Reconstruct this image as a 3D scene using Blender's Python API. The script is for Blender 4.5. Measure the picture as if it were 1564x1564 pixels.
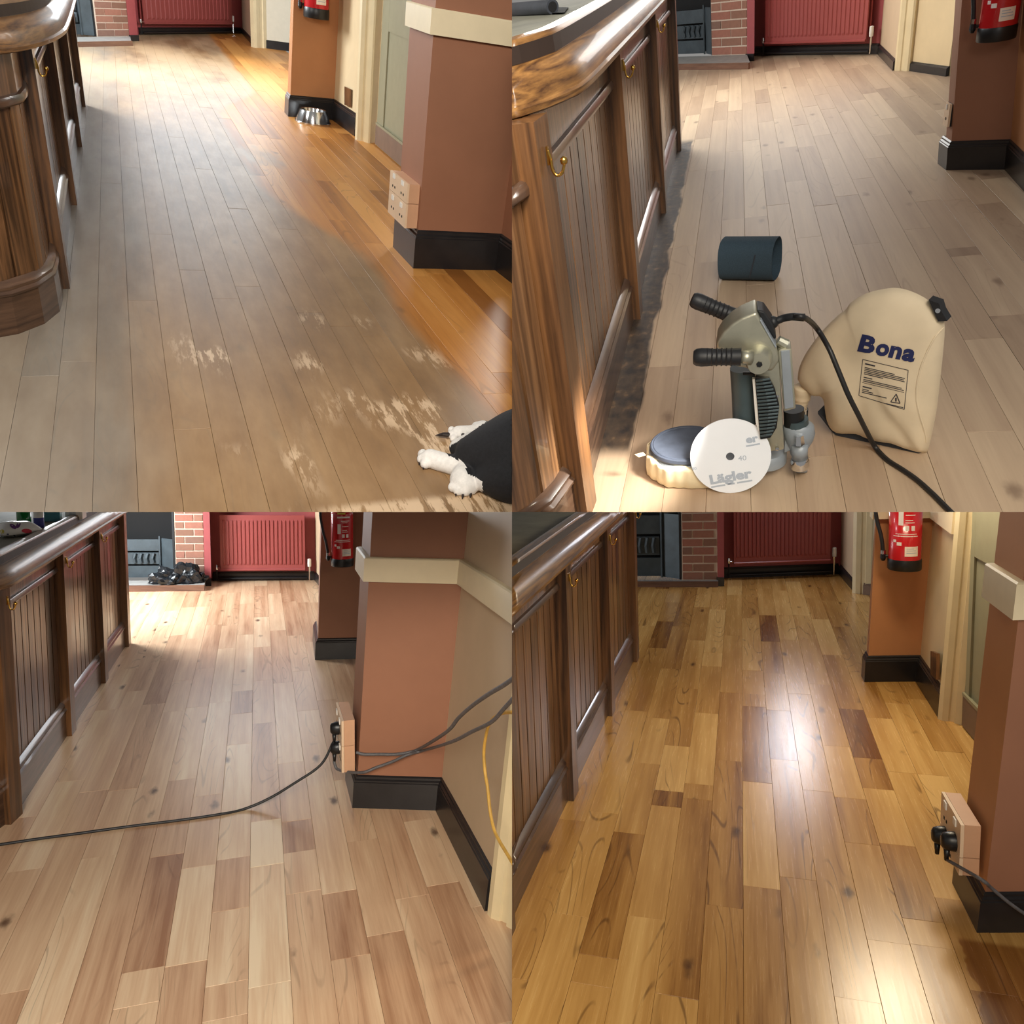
# A collage of four views of one pub bar, built as four rigid rooms that share a viewpoint:
# worn floor (top left), sanding under way (top right), sanded floor (bottom left), stained and sealed floor (bottom right).
import bpy, bmesh, math, random
from mathutils import Vector, Matrix, noise
from mathutils.bvhtree import BVHTree
for o in list(bpy.data.objects): bpy.data.objects.remove(o)
SC = bpy.context.scene; COL = SC.collection
PI = math.pi
FPX, CP = 1200.0, 782.0                      # focal length in pixels, picture centre
# each room's axes (columns X right, Y along the planks, Z up) in camera space
ROT = {'TL': ((0.912975,-0.378867,0.151449),(0.095981,0.560192,0.822783),(-0.396566,-0.736644,0.547805)),
       'TR': ((0.960304,0.224953,-0.16496),(0.003723,0.580963,0.813921),(0.27893,-0.782226,0.557064)),
       'BL': ((0.951656,-0.306674,0.01739),(0.019036,0.115389,0.993138),(-0.306577,-0.944794,0.115648)),
       'BR': ((0.959914,0.276742,-0.04448),(0.002385,0.15062,0.988589),(0.280283,-0.949067,0.143922))}
EYE = {'TL': 1.4, 'TR': 1.25, 'BL': 1.85, 'BR': 1.85}   # eye height above each floor
WC = Matrix.Translation((0, 0, EYE['TR'])) @ Matrix(ROT['TR']).transposed().to_4x4()   # camera in the world; the sanding room is level
cam = bpy.data.cameras.new('camera'); camo = bpy.data.objects.new('camera', cam); COL.objects.link(camo)
camo.matrix_world = WC; cam.sensor_width = 36; cam.lens = 36*FPX/1564; cam.clip_start = .05; cam.clip_end = 100
SC.camera = camo
SC.view_settings.view_transform = 'Standard'; SC.view_settings.look = 'None'; SC.view_settings.gamma = 1
SC.view_settings.use_curve_mapping = False; SC.view_settings.exposure = 0.0
W = bpy.data.worlds.new('world'); SC.world = W; W.use_nodes = True
W.node_tree.nodes['Background'].inputs[0].default_value = (1.0, .97, .93, 1); W.node_tree.nodes['Background'].inputs[1].default_value = .27

class Room:
    def __init__(s, k):
        s.k = k; s.R = Matrix(ROT[k]); s.H = EYE[k]
        s.M = WC @ s.R.to_4x4() @ Matrix.Translation((0, 0, -s.H))
        s.eye = Vector((0, 0, s.H)); s.loc = Matrix(); s.room = s
    def ray(s, u, v): return s.R.transposed() @ Vector(((u-CP)/FPX, (CP-v)/FPX, -1))
    def at(s, u, v, z=0):                       # point on the level plane z
        d = s.ray(u, v); return s.eye + d*((z-s.H)/d.z)
    def wall(s, p, q, u, v):                    # point on the upright plane through p and q
        n = Vector((q[1]-p[1], p[0]-q[0], 0)); d = s.ray(u, v)
        return s.eye + d*(((Vector((p[0], p[1], 0))-s.eye).dot(n))/d.dot(n))
    def hgt(s, p, u, v):                        # height above p
        d = s.ray(u, v); a = Vector((p[0], p[1])); e = Vector((d.x, d.y)); return s.H + d.z*a.dot(e)/e.dot(e)
    def mpp(s, p): return -(s.R @ (Vector(p)-s.eye)).z/FPX     # metres per pixel at p
ROOMS = {k: Room(k) for k in ROT}
TL, TR, BL, BR = (ROOMS[k] for k in ('TL', 'TR', 'BL', 'BR'))

def lamp(room, kind, loc, target, energy, color, size=1.0, size_y=None, spot=60, blend=.5, name='lamp'):
    L = bpy.data.lights.new(name, kind); L.energy = energy; L.color = color
    if kind == 'AREA':
        L.size = size; L.shape = 'DISK'
        if size_y: L.shape = 'RECTANGLE'; L.size_y = size_y
    elif kind == 'SPOT': L.spot_size = math.radians(spot); L.spot_blend = blend; L.shadow_soft_size = size
    else: L.shadow_soft_size = size
    o = bpy.data.objects.new(name, L); COL.objects.link(o)
    loc = Vector(loc); d = Vector(target)-loc
    o.matrix_world = room.M @ Matrix.Translation(loc) @ d.to_track_quat('-Z', 'Y').to_matrix().to_4x4()
    return o
DAY = (.92, .97, 1.0); WARM = (1.0, .84, .60)
# windows over and beside each far radiator, one ceiling lamp, added fill lights elsewhere
lamp(TL, 'AREA', (.9, 13.4, 1.75), (.3, 6, 0), 80, DAY, 2.2, 1.1, name='window_and_fill')
lamp(TL, 'AREA', (-1.6, 10.2, 1.9), (.6, 10.4, 0), 250, DAY, 1.6, 1.2, name='window_and_fill')
lamp(TL, 'SPOT', (-.2, .5, 2.6), (.5, 4.2, .2), 560, (1, .94, .84), .5, spot=78, blend=.8, name='ceiling_and_fill')  # overhead fill, added for the near floor
lamp(TL, 'AREA', (-1.9, 6.2, 2.1), (1.5, 4.8, .5), 75, (1, .97, .92), 1.2, 1.0, name='window_and_fill')  # second left-hand daylight, added to brighten the near pillar's left side
lamp(TL, 'AREA', (2.4, 10.2, 2.0), (1.0, 14.0, .3), 130, DAY, 1.2, .9, name='window_and_fill')  # unseen opening, added to brighten the dark far radiator
lamp(TR, 'AREA', (.6, 9.6, 1.7), (.2, 4, 0), 42, (1, .98, .94), 1.8, 1.0, name='window_and_fill')
lamp(TR, 'AREA', (-1.4, 8.2, 1.7), (.2, 7.0, 0), 75, (1, .98, .92), 1.4, 1.0, name='window_and_fill')
lamp(TR, 'SPOT', (.9, .3, 2.2), (.4, 2.6, 0), 110, (1, .96, .9), .5, spot=80, blend=.9, name='ceiling_and_fill')  # fill added above the viewer for the near boards
lamp(BL, 'AREA', (.1, 8.7, 1.75), (-.2, 4, 0), 28, DAY, 1.8, .9, name='window_and_fill')
lamp(BL, 'AREA', (-2.1, 8.0, 1.25), (-.2, 7.9, 0), 150, DAY, 1.2, .9, name='window_and_fill')
lamp(BL, 'SPOT', (-.7, -.2, 2.1), (-.5, 2.3, 0), 430, (1, .92, .80), .5, spot=70, blend=1.0, name='ceiling_and_fill')  # fill added behind the viewer to lift the near floor
lamp(BR, 'AREA', (.80, 4.4, 1.75), (.3, 3.2, 0), 24, WARM, .5, name='ceiling_and_fill')
lamp(BR, 'AREA', (.48, 7.7, 1.7), (.3, 4.0, 0), 14, (.9, .92, 1.0), .35, .7, name='window_and_fill')
lamp(BR, 'SPOT', (.4, -.3, 2.1), (.1, 2.9, .2), 130, WARM, .5, spot=80, blend=.9, name='ceiling_and_fill')  # warm fill added behind the viewer, besides the ceiling lamp
# work light of the sander shining on the bar's foot
lamp(TR, 'SPOT', (-.06, 1.80, .30), (-.38, 1.86, .14), 30, (1, .98, .9), .03, spot=95, blend=.8, name='work_light')


# ---------------------------------------------------------------- materials
class NT:
    def __init__(s, name):
        s.m = bpy.data.materials.new(name); s.m.use_nodes = True; s.t = s.m.node_tree
        s.b = s.t.nodes['Principled BSDF']; s.co = None
    def n(s, typ, **kw):
        nd = s.t.nodes.new(typ)
        for k, v in kw.items(): setattr(nd, k, v)
        return nd
    def l(s, a, b): s.t.links.new(a, b)
    def put(s, sock, v):
        if isinstance(v, bpy.types.NodeSocket): s.l(v, sock)
        elif isinstance(v, (tuple, list)) and len(v) == 3 and sock.type == 'RGBA': sock.default_value = (*v, 1)
        else: sock.default_value = v
    def obj(s):
        if not s.co: s.co = s.n('ShaderNodeTexCoord').outputs['Object']
        return s.co
    def map(s, v, scale=(1, 1, 1), loc=(0, 0, 0), rot=(0, 0, 0)):
        m = s.n('ShaderNodeMapping'); s.l(v, m.inputs[0]); m.inputs['Scale'].default_value = scale
        m.inputs['Rotation'].default_value = rot
        s.put(m.inputs['Location'], loc); return m.outputs[0]
    def noise(s, v, scale=1, detail=3, rough=.5, dist=0):
        t = s.n('ShaderNodeTexNoise'); s.l(v, t.inputs['Vector']); t.inputs['Scale'].default_value = scale
        t.inputs['Detail'].default_value = detail; t.inputs['Roughness'].default_value = rough; t.inputs['Distortion'].default_value = dist
        return t.outputs['Fac']
    def math(s, op, a, b=0.0, c=0.0, clamp=False):
        t = s.n('ShaderNodeMath', operation=op, use_clamp=clamp); s.put(t.inputs[0], a); s.put(t.inputs[1], b); s.put(t.inputs[2], c); return t.outputs[0]
    def ss(s, x, a, b):                         # smooth step of x from a to b
        t = s.n('ShaderNodeMapRange', interpolation_type='SMOOTHSTEP'); s.put(t.inputs[0], x); t.inputs[1].default_value = a; t.inputs[2].default_value = b; return t.outputs[0]
    def mix(s, f, a, b, mode='MIX'):
        t = s.n('ShaderNodeMix', data_type='RGBA', blend_type=mode); s.put(t.inputs[0], f); s.put(t.inputs[6], a); s.put(t.inputs[7], b); return t.outputs[2]
    def ramp(s, f, stops):
        t = s.n('ShaderNodeValToRGB'); s.put(t.inputs[0], f); e = t.color_ramp.elements
        while len(e) < len(stops): e.new(.5)
        for q, (p, c) in zip(e, stops): q.position = p; q.color = (*c, 1)
        return t.outputs[0]
    def sep(s, v):
        t = s.n('ShaderNodeSeparateXYZ'); s.l(v, t.inputs[0]); return t.outputs
    def bump(s, h, strength=.2, dist=.002):
        t = s.n('ShaderNodeBump'); t.inputs['Strength'].default_value = strength; t.inputs['Distance'].default_value = dist; s.l(h, t.inputs['Height']); s.l(t.outputs[0], s.b.inputs['Normal'])
    def out(s, color=None, rough=None, metal=None, coat=None, spec=None):
        for k, v in (('Base Color', color), ('Roughness', rough), ('Metallic', metal), ('Coat Weight', coat), ('Specular IOR Level', spec)):
            if v is not None: s.put(s.b.inputs[k], v)
        return s.m
def sr(r, g, b):                                # sRGB 0-255 to linear
    f = lambda c: (c/255/12.92 if c/255 <= .04045 else ((c/255+.055)/1.055)**2.4)
    return (f(r), f(g), f(b))
def plain(name, col, rough=.5, metal=0, coat=0, var=.08, scale=12, bump=0):
    t = NT(name); n = t.noise(t.obj(), scale, 4, .6)
    lo = tuple(c*(1-var) for c in col); hi = tuple(min(1, c*(1+var)) for c in col)
    t.out(t.ramp(n, [(.3, lo), (.7, hi)]), rough, metal, coat or None)
    if bump: t.bump(t.noise(t.obj(), scale*6, 3), bump, .003)
    return t.m
def wood(name, dark, mid, light, stretch=(30, 30, 1.6), rough=.3, coat=0, fig=9, vary=.5, spec=None):
    t = NT(name); oi = t.n('ShaderNodeObjectInfo')
    off = t.n('ShaderNodeCombineXYZ'); t.l(t.math('MULTIPLY', oi.outputs['Random'], 23.), off.inputs[0]); t.l(t.math('MULTIPLY', oi.outputs['Random'], 11.), off.inputs[2])
    v = t.map(t.obj(), (1, 1, 1), off.outputs[0])
    fine = t.noise(t.map(v, stretch), 2.2, 5, .65)
    fg = t.noise(t.map(v, tuple(.22*c for c in stretch)), 1.0, 2, .5, .4)
    ring = t.math('PINGPONG', t.math('MULTIPLY', fg, float(fig)), .5)
    f = t.math('ADD', t.math('MULTIPLY', fine, .65), t.math('MULTIPLY', ring, .5))
    f = t.math('ADD', f, t.math('MULTIPLY', t.math('SUBTRACT', oi.outputs['Random'], .5), vary*.5))
    t.out(t.ramp(f, [(.25, dark), (.52, mid), (.85, light)]), rough, None, coat or None, spec)
    t.bump(fine, .08, .002)
    return t.m
def plank_mat(name, tones, rough, grain=.5, knot=.5, lines=.4, linecol=(.1, .05, .02), extra=None, coat=0, spec=.5):
    """Floor board: tone picked by the board's own colour value, grain along Y, contour figure, knots."""
    t = NT(name); oi = t.n('ShaderNodeObjectInfo'); r = oi.outputs['Random']; tone = t.sep(oi.outputs['Color'])
    off = t.n('ShaderNodeCombineXYZ'); t.l(t.math('MULTIPLY', r, 37.), off.inputs[0]); t.l(t.math('MULTIPLY', r, 91.), off.inputs[1]); t.l(t.math('MULTIPLY', r, 13.), off.inputs[2])
    v = t.map(t.obj(), (1, 1, 1), off.outputs[0])
    fine = t.noise(t.map(v, (60, 2.2, 1)), 2.0, 5, .6)
    broad = t.noise(t.map(v, (9, 1.1, 1)), 1.0, 3, .5)
    streak = t.noise(t.map(v, (22, .45, 1)), 1.0, 2, .5)
    f = t.math('ADD', tone[0], t.math('MULTIPLY', t.math('SUBTRACT', broad, .5), .9*grain))
    f = t.math('ADD', f, t.math('MULTIPLY', t.math('SUBTRACT', streak, .5), .9*grain))
    f = t.math('ADD', f, t.math('MULTIPLY', t.math('SUBTRACT', fine, .5), .55*grain))
    col = t.ramp(f, tones)
    fg = t.noise(t.map(v, (5.5, .75, 1)), 1.0, 1.2, .4, .25)
    ph = t.math('PINGPONG', t.math('MULTIPLY', fg, 17.), .5)
    ln = t.math('SUBTRACT', 1.0, t.ss(ph, .02, .11))
    msk = t.ss(t.noise(t.map(v, (7, .5, 1)), 1.0, 1), .5, .66)
    brk = t.ss(t.noise(t.map(v, (40, 5, 1)), 1.0, 2), .3, .5)
    col = t.mix(t.math('MULTIPLY', t.math('MULTIPLY', t.math('MULTIPLY', ln, msk), brk), lines), col, linecol)
    vo = t.n('ShaderNodeTexVoronoi'); t.l(t.map(v, (7, 3.1, 1)), vo.inputs['Vector']); vo.inputs['Scale'].default_value = 1.0
    pick = t.ss(t.sep(vo.outputs['Color'])[0], .52, .56)
    kn = t.math('SUBTRACT', 1.0, t.ss(t.math('ADD', vo.outputs['Distance'], t.math('MULTIPLY', t.math('SUBTRACT', t.noise(t.map(v, (40, 20, 1)), 1), .5), .2)), .02, .2))
    col = t.mix(t.math('MULTIPLY', t.math('MULTIPLY', kn, pick), knot), col, tuple(c*.8 for c in linecol))
    ro = t.math('ADD', rough-.06, t.math('MULTIPLY', fine, .12))
    if extra: col, ro = extra(t, col, ro, fine)
    t.out(col, ro, None, coat or None, spec); t.bump(fine, .06, .002)
    return t.m

# ---------------------------------------------------------------- mesh and object helpers
REC = []                                         # (object, room, world matrix, rise)
class Thing:
    def __init__(s, o, room, loc): s.o = o; s.room = room; s.loc = loc; s.M = room.M @ loc
def setp(o, label=None, cat=None, group=None, kind=None):
    for k, v in (('label', label), ('category', cat), ('group', group), ('kind', kind)):
        if v: o[k] = v
    return o
def thing(room, name, label, cat, loc=(0, 0, 0), rz=0, group=None, kind=None, rot=None):
    o = bpy.data.objects.new(name, None); COL.objects.link(o); o.empty_display_size = .1
    L = Matrix.Translation(loc) @ (rot if rot is not None else Matrix.Rotation(rz, 4, 'Z'))
    o.matrix_world = room.M @ L; setp(o, label, cat, group, kind)
    return Thing(o, room, L)
class MB:
    def __init__(s): s.v = []; s.f = []; s.mi = []
    def add(s, vs, fs):
        n = len(s.v); s.v += [Vector(p) for p in vs]; s.f += [tuple(n+i for i in f) for f in fs]; return s
    def hexa(s, p):                              # 4 bottom points then 4 top points
        return s.add(p, [(3, 2, 1, 0), (4, 5, 6, 7), (0, 1, 5, 4), (1, 2, 6, 5), (2, 3, 7, 6), (3, 0, 4, 7)])
    def box(s, a, b):
        x0, y0, z0 = a; x1, y1, z1 = b
        return s.hexa([(x0, y0, z0), (x1, y0, z0), (x1, y1, z0), (x0, y1, z0), (x0, y0, z1), (x1, y0, z1), (x1, y1, z1), (x0, y1, z1)])
    def cbox(s, a, b, c=.01):                    # box with chamfered edges
        bm = bmesh.new(); bmesh.ops.create_cube(bm, size=1)
        for v in bm.verts: v.co = Vector(((a[i]+b[i])/2+(b[i]-a[i])*v.co[i] for i in range(3)))
        bmesh.ops.bevel(bm, geom=bm.edges[:], offset=c, segments=2, affect='EDGES', profile=.6)
        bm.verts.index_update(); s.add([v.co.copy() for v in bm.verts], [[v.index for v in f.verts] for f in bm.faces]); bm.free(); return s
    def prism(s, poly, d):                       # polygon swept by vector d
        n = len(poly); d = Vector(d); P = [Vector(p) for p in poly]
        return s.add(P+[p+d for p in P], [tuple(range(n))[::-1], tuple(range(n, 2*n))]+[(i, (i+1) % n, n+(i+1) % n, n+i) for i in range(n)])
    def rings(s, rs, closed=True, cap=True):
        n = len(rs[0]); vs = [p for r in rs for p in r]; fs = []
        for i in range(len(rs)-1):
            for j in range(n if closed else n-1):
                k = (j+1) % n; fs.append((i*n+j, i*n+k, (i+1)*n+k, (i+1)*n+j))
        if cap and closed: fs += [tuple(range(n))[::-1], tuple((len(rs)-1)*n+j for j in range(n))]
        return s.add(vs, fs)
    def tube(s, pts, r, n=8, up=None):
        pts = [Vector(p) for p in pts]; rs = []; N = None
        for i, p in enumerate(pts):
            t = (pts[min(i+1, len(pts)-1)]-pts[max(i-1, 0)]).normalized()
            if N is None: N = t.orthogonal().normalized() if up is None else (Vector(up)-t*t.dot(Vector(up))).normalized()
            else: N = (N-t*t.dot(N)).normalized()
            B = t.cross(N); rr = r[i] if isinstance(r, (list, tuple)) else r
            rs.append([p+(N*math.cos(2*PI*j/n)+B*math.sin(2*PI*j/n))*rr for j in range(n)])
        return s.rings(rs)
    def lathe(s, prof, c=(0, 0, 0), ax=(0, 0, 1), n=24, sx=1, sy=1, cap=True):
        ax = Vector(ax).normalized(); X = ax.orthogonal().normalized() if abs(ax.z) < .99 else Vector((1, 0, 0)); Y = ax.cross(X); c = Vector(c)
        return s.rings([[c+ax*z+(X*math.cos(2*PI*j/n)*sx+Y*math.sin(2*PI*j/n)*sy)*r for j in range(n)] for r, z in prof], True, cap)
    def build(s, name, mat, par, label=None, smooth=False, own=False, rise=False, kind=None, angle=None, color=None, **kw):
        """par: a Thing (part) or a Room (top level).  Points are room coordinates unless own=True."""
        me = bpy.data.meshes.new(name); L = par.loc.inverted() if not own else Matrix()
        me.from_pydata([L @ p for p in s.v], [], s.f); me.validate(); me.materials.append(mat)
        bm = bmesh.new(); bm.from_mesh(me); bmesh.ops.recalc_face_normals(bm, faces=bm.faces[:]); bm.to_mesh(me); bm.free()
        if smooth:
            me.polygons.foreach_set('use_smooth', [True]*len(me.polygons))
            if angle: me.set_sharp_from_angle(angle=math.radians(angle))
        o = bpy.data.objects.new(name, me); COL.objects.link(o)
        if color is not None: o.color = color
        if isinstance(par, Room): o.matrix_world = par.M; Wm = par.M; T = Thing(o, par, Matrix())
        else: o.parent = par.o; Wm = par.room.M @ par.loc; T = Thing(o, par.room, par.loc)
        setp(o, label, kw.get('cat'), kw.get('group'), kind)
        REC.append((o, par.room, Wm, rise)); return T
def crom(P, n=8):                                # Catmull-Rom through points
    P = [Vector(p) for p in P]; out = []
    Q = [2*P[0]-P[1]]+P+[2*P[-1]-P[-2]]
    for i in range(1, len(Q)-2):
        a, b, c, d = Q[i-1:i+3]
        for k in range(n):
            t = k/n; out.append(.5*((2*b)+(c-a)*t+(2*a-5*b+4*c-d)*t*t+(3*b-a-3*c+d)*t**3))
    return out+[P[-1]]
class Path:                                      # plan path; offset is to the left of travel
    def __init__(s, pts):
        s.p = [Vector((p[0], p[1])) for p in pts]; s.d = [0]
        for a, b in zip(s.p, s.p[1:]): s.d.append(s.d[-1]+(b-a).length)
        s.len = s.d[-1]
    def at(s, t):
        t = max(0, min(s.len, t)); i = 0
        while i < len(s.d)-2 and s.d[i+1] < t: i += 1
        a, b = s.p[i], s.p[i+1]; e = (b-a).normalized(); f = (t-s.d[i])/(s.d[i+1]-s.d[i])
        def tan(j):
            q = Vector((0, 0))
            if j > 0: q += (s.p[j]-s.p[j-1]).normalized()
            if j < len(s.p)-1: q += (s.p[j+1]-s.p[j]).normalized()
            return q.normalized()
        g = tan(i).lerp(tan(i+1), f).normalized() if len(s.p) > 2 else e
        return a+(b-a)*f, g, Vector((-g.y, g.x))
    def near(s, q):
        q = Vector((q[0], q[1])); best = (9e9, 0)
        for i in range(401):
            t = s.len*i/400; dd = (s.at(t)[0]-q).length
            best = min(best, (dd, t))
        return best[1]
    def sweep(s, mb, prof, t0, t1, n=1):         # closed profile of (offset, z)
        rs = []
        for i in range(n+1):
            p, g, o = s.at(t0+(t1-t0)*i/n); rs.append([(*(p+o*a), z) for a, z in prof])
        return mb.rings(rs)
    def slab(s, mb, t0, t1, o0, o1, z0, z1, n=1): return s.sweep(mb, [(o0, z0), (o1, z0), (o1, z1), (o0, z1)], t0, t1, n)
def v3(p, z): return Vector((p[0], p[1], z))
# ---------------------------------------------------------------- palette
M = {}
M['barwood'] = wood('dark varnished oak', sr(58, 39, 25), sr(112, 78, 51), sr(160, 116, 76), (38, 38, 1.8), .3, .25, 7, .5)
M['barpost'] = wood('warm oak post', sr(56, 35, 20), sr(104, 69, 40), sr(142, 97, 58), (34, 34, 1.8), .35, .2, 7, .3)
M['counter'] = wood('glossy counter oak', sr(74, 46, 24), sr(134, 94, 50), sr(178, 134, 78), (26, 3, 70), .38, .12, 8, .2)
M['countertop'] = plain('worn counter surface', sr(128, 126, 110), .75, var=.25, scale=5)
M['groove'] = plain('dark gap behind boards', sr(30, 18, 11), .8)
M['ply'] = plain('dark counter band', sr(48, 34, 26), .6)  # dark brown of the band under the counter rim
M['skirtwood'] = wood('dark skirting oak', sr(58, 40, 30), sr(88, 64, 48), sr(120, 92, 72), (3, 3, 40), .3, .3, 6, .3)
M['brass'] = plain('brass', sr(214, 170, 84), .22, 1, var=.05)
M['steel'] = plain('polished steel', sr(205, 205, 205), .16, 1, var=.04)
M['chrome'] = plain('chrome', sr(225, 225, 225), .1, 1, var=.02)
M['alu'] = plain('cast aluminium', sr(182, 180, 162), .4, .75, var=.1, scale=20)
M['hoodtrim'] = plain('worn brown lacquer', sr(128, 96, 62), .35, .4, var=.2)
M['alu_grey'] = plain('grey painted casting', sr(150, 158, 166), .45, .2, var=.1)
M['slate'] = plain('slate grey tube', sr(70, 84, 88), .4, .2, var=.1)
M['redwall'] = plain('red wall paint', sr(160, 76, 78), .55, var=.05, bump=.03)
M['radiator'] = plain('red radiator enamel', sr(158, 76, 73), .38, var=.03)
M['blackskirt'] = plain('black gloss skirting', sr(34, 32, 33), .3, var=.2, bump=.05)
M['terracotta'] = plain('terracotta wall paint', sr(150, 102, 76), .6, var=.05, scale=4, bump=.05)
M['orange'] = plain('ochre wall paint', sr(182, 126, 82), .6, var=.05, scale=4, bump=.05)  # also the lit tone on the side of one terracotta pillar
M['edgeplaster'] = plain('pale pink wall paint', sr(206, 162, 136), .6, var=.05, scale=6, bump=.05)
M['beige'] = plain('beige wall paint', sr(196, 172, 142), .6, var=.04, scale=4, bump=.04)
M['cream'] = plain('cream gloss paint', sr(222, 204, 164), .35, var=.05, scale=8, bump=.04)
M['creamwall'] = plain('cream wall paint', sr(212, 190, 150), .6, var=.05, scale=5, bump=.04)
M['whitewall'] = plain('off white wall paint', sr(214, 206, 186), .6, var=.03, bump=.03)
M['dado'] = plain('cream dado paint', sr(232, 216, 182), .4, var=.03, bump=.03)
M['door'] = plain('grey green door paint', sr(146, 142, 116), .4, var=.05)
M['kick'] = plain('brown kick plate', sr(120, 96, 80), .5, var=.1)
M['mortar'] = plain('pale mortar', sr(206, 186, 168), .85, var=.1, bump=.2)
def brickmat():
    t = NT('brick'); oi = t.n('ShaderNodeObjectInfo'); n = t.noise(t.obj(), 25, 4, .6)
    c = t.ramp(oi.outputs['Random'], [(0, sr(132, 96, 78)), (.35, sr(160, 114, 94)), (.65, sr(172, 110, 92)), (1, sr(128, 102, 88))])
    t.out(t.mix(t.math('MULTIPLY', n, .5), c, sr(96, 64, 52)), .8); t.bump(n, .3, .004); return t.m
M['brick'] = brickmat()
M['iron'] = plain('black iron', sr(26, 28, 31), .55, .2, var=.2, scale=8)
M['ironplate'] = plain('grey iron plate', sr(66, 76, 82), .5, .3, var=.2, scale=8, bump=.1)
M['soot'] = plain('soot', sr(12, 12, 13), .9)
M['hearth'] = plain('grey stone hearth', sr(150, 148, 144), .6, var=.12)
M['hearthedge'] = wood('hearth edge timber', sr(84, 56, 44), sr(116, 82, 64), sr(140, 104, 82), (2, 2, 30), .5, 0, 5, .2)
M['whiteplastic'] = plain('white plastic', sr(232, 228, 220), .35, var=.02)
M['pinkplastic'] = plain('painted socket box', sr(204, 158, 124), .5, var=.05)
M['creamplastic'] = plain('cream socket plate', sr(226, 196, 164), .4, var=.04)
M['rubber'] = plain('black rubber', sr(26, 27, 30), .5, var=.2, scale=40)
M['blackplastic'] = plain('black plastic', sr(20, 20, 22), .38)
M['binbag'] = plain('black bin liner', sr(24, 27, 31), .22, var=.3)
M['extred'] = plain('extinguisher red', sr(190, 28, 34), .25, coat=.4, var=.03)
M['print'] = plain('white print', sr(238, 228, 224), .5, var=.02)
M['printgrey'] = plain('grey print', sr(176, 186, 200), .6, var=.02)
M['navy'] = plain('navy print', sr(28, 36, 84), .7, var=.04)
M['ink'] = plain('black print', sr(48, 46, 56), .7)
M['sticker'] = plain('white sticker', sr(240, 228, 214), .5, var=.03)
M['canvas'] = plain('cream canvas', sr(218, 200, 170), .85, var=.07, scale=7, bump=.12)
M['canvasdark'] = plain('charcoal canvas', sr(46, 50, 58), .8, var=.2, bump=.15)
M['felt'] = plain('cream felt skirt', sr(232, 216, 180), .9, var=.08, bump=.15)
M['disc'] = plain('white abrasive disc', sr(236, 240, 246), .6, var=.02)
M['abrasive'] = plain('slate abrasive cloth', sr(52, 70, 82), .85, var=.22, scale=260, bump=.4)
M['headtop'] = plain('scuffed grey lid', sr(74, 80, 94), .5, .2, var=.3, scale=14)
M['cable'] = plain('black cable', sr(30, 29, 30), .45)
M['cablegrey'] = plain('grey twisted flex', sr(92, 90, 92), .5, var=.3, scale=60)
M['yellowflex'] = plain('yellow flex', sr(206, 160, 72), .5, var=.2, scale=20)
M['dogblack'] = plain('black dog coat', sr(18, 19, 24), .75, var=.5, scale=90, bump=.4)
M['dogwhite'] = plain('white dog fur', sr(226, 222, 218), .85, var=.08, scale=70, bump=.5)
M['claw'] = plain('dark claw', sr(34, 24, 22), .4)
M['glassgreen'] = plain('green bottle', sr(24, 112, 52), .12, var=.1)
M['blueplastic'] = plain('blue lid', sr(34, 40, 130), .35)
M['paleblue'] = plain('pale blue tub', sr(150, 190, 200), .3)
M['teal'] = plain('teal print', sr(66, 132, 146), .4)
M['redprint'] = plain('red print', sr(206, 52, 72), .5)
M['purple'] = plain('purple print', sr(104, 60, 122), .5)
M['yellow'] = plain('yellow print', sr(212, 196, 80), .5)
M['paperbag'] = plain('white printed wrapper', sr(236, 234, 230), .4, var=.03)
M['underlay'] = plain('dark joint under boards', sr(40, 28, 20), .9)

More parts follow.
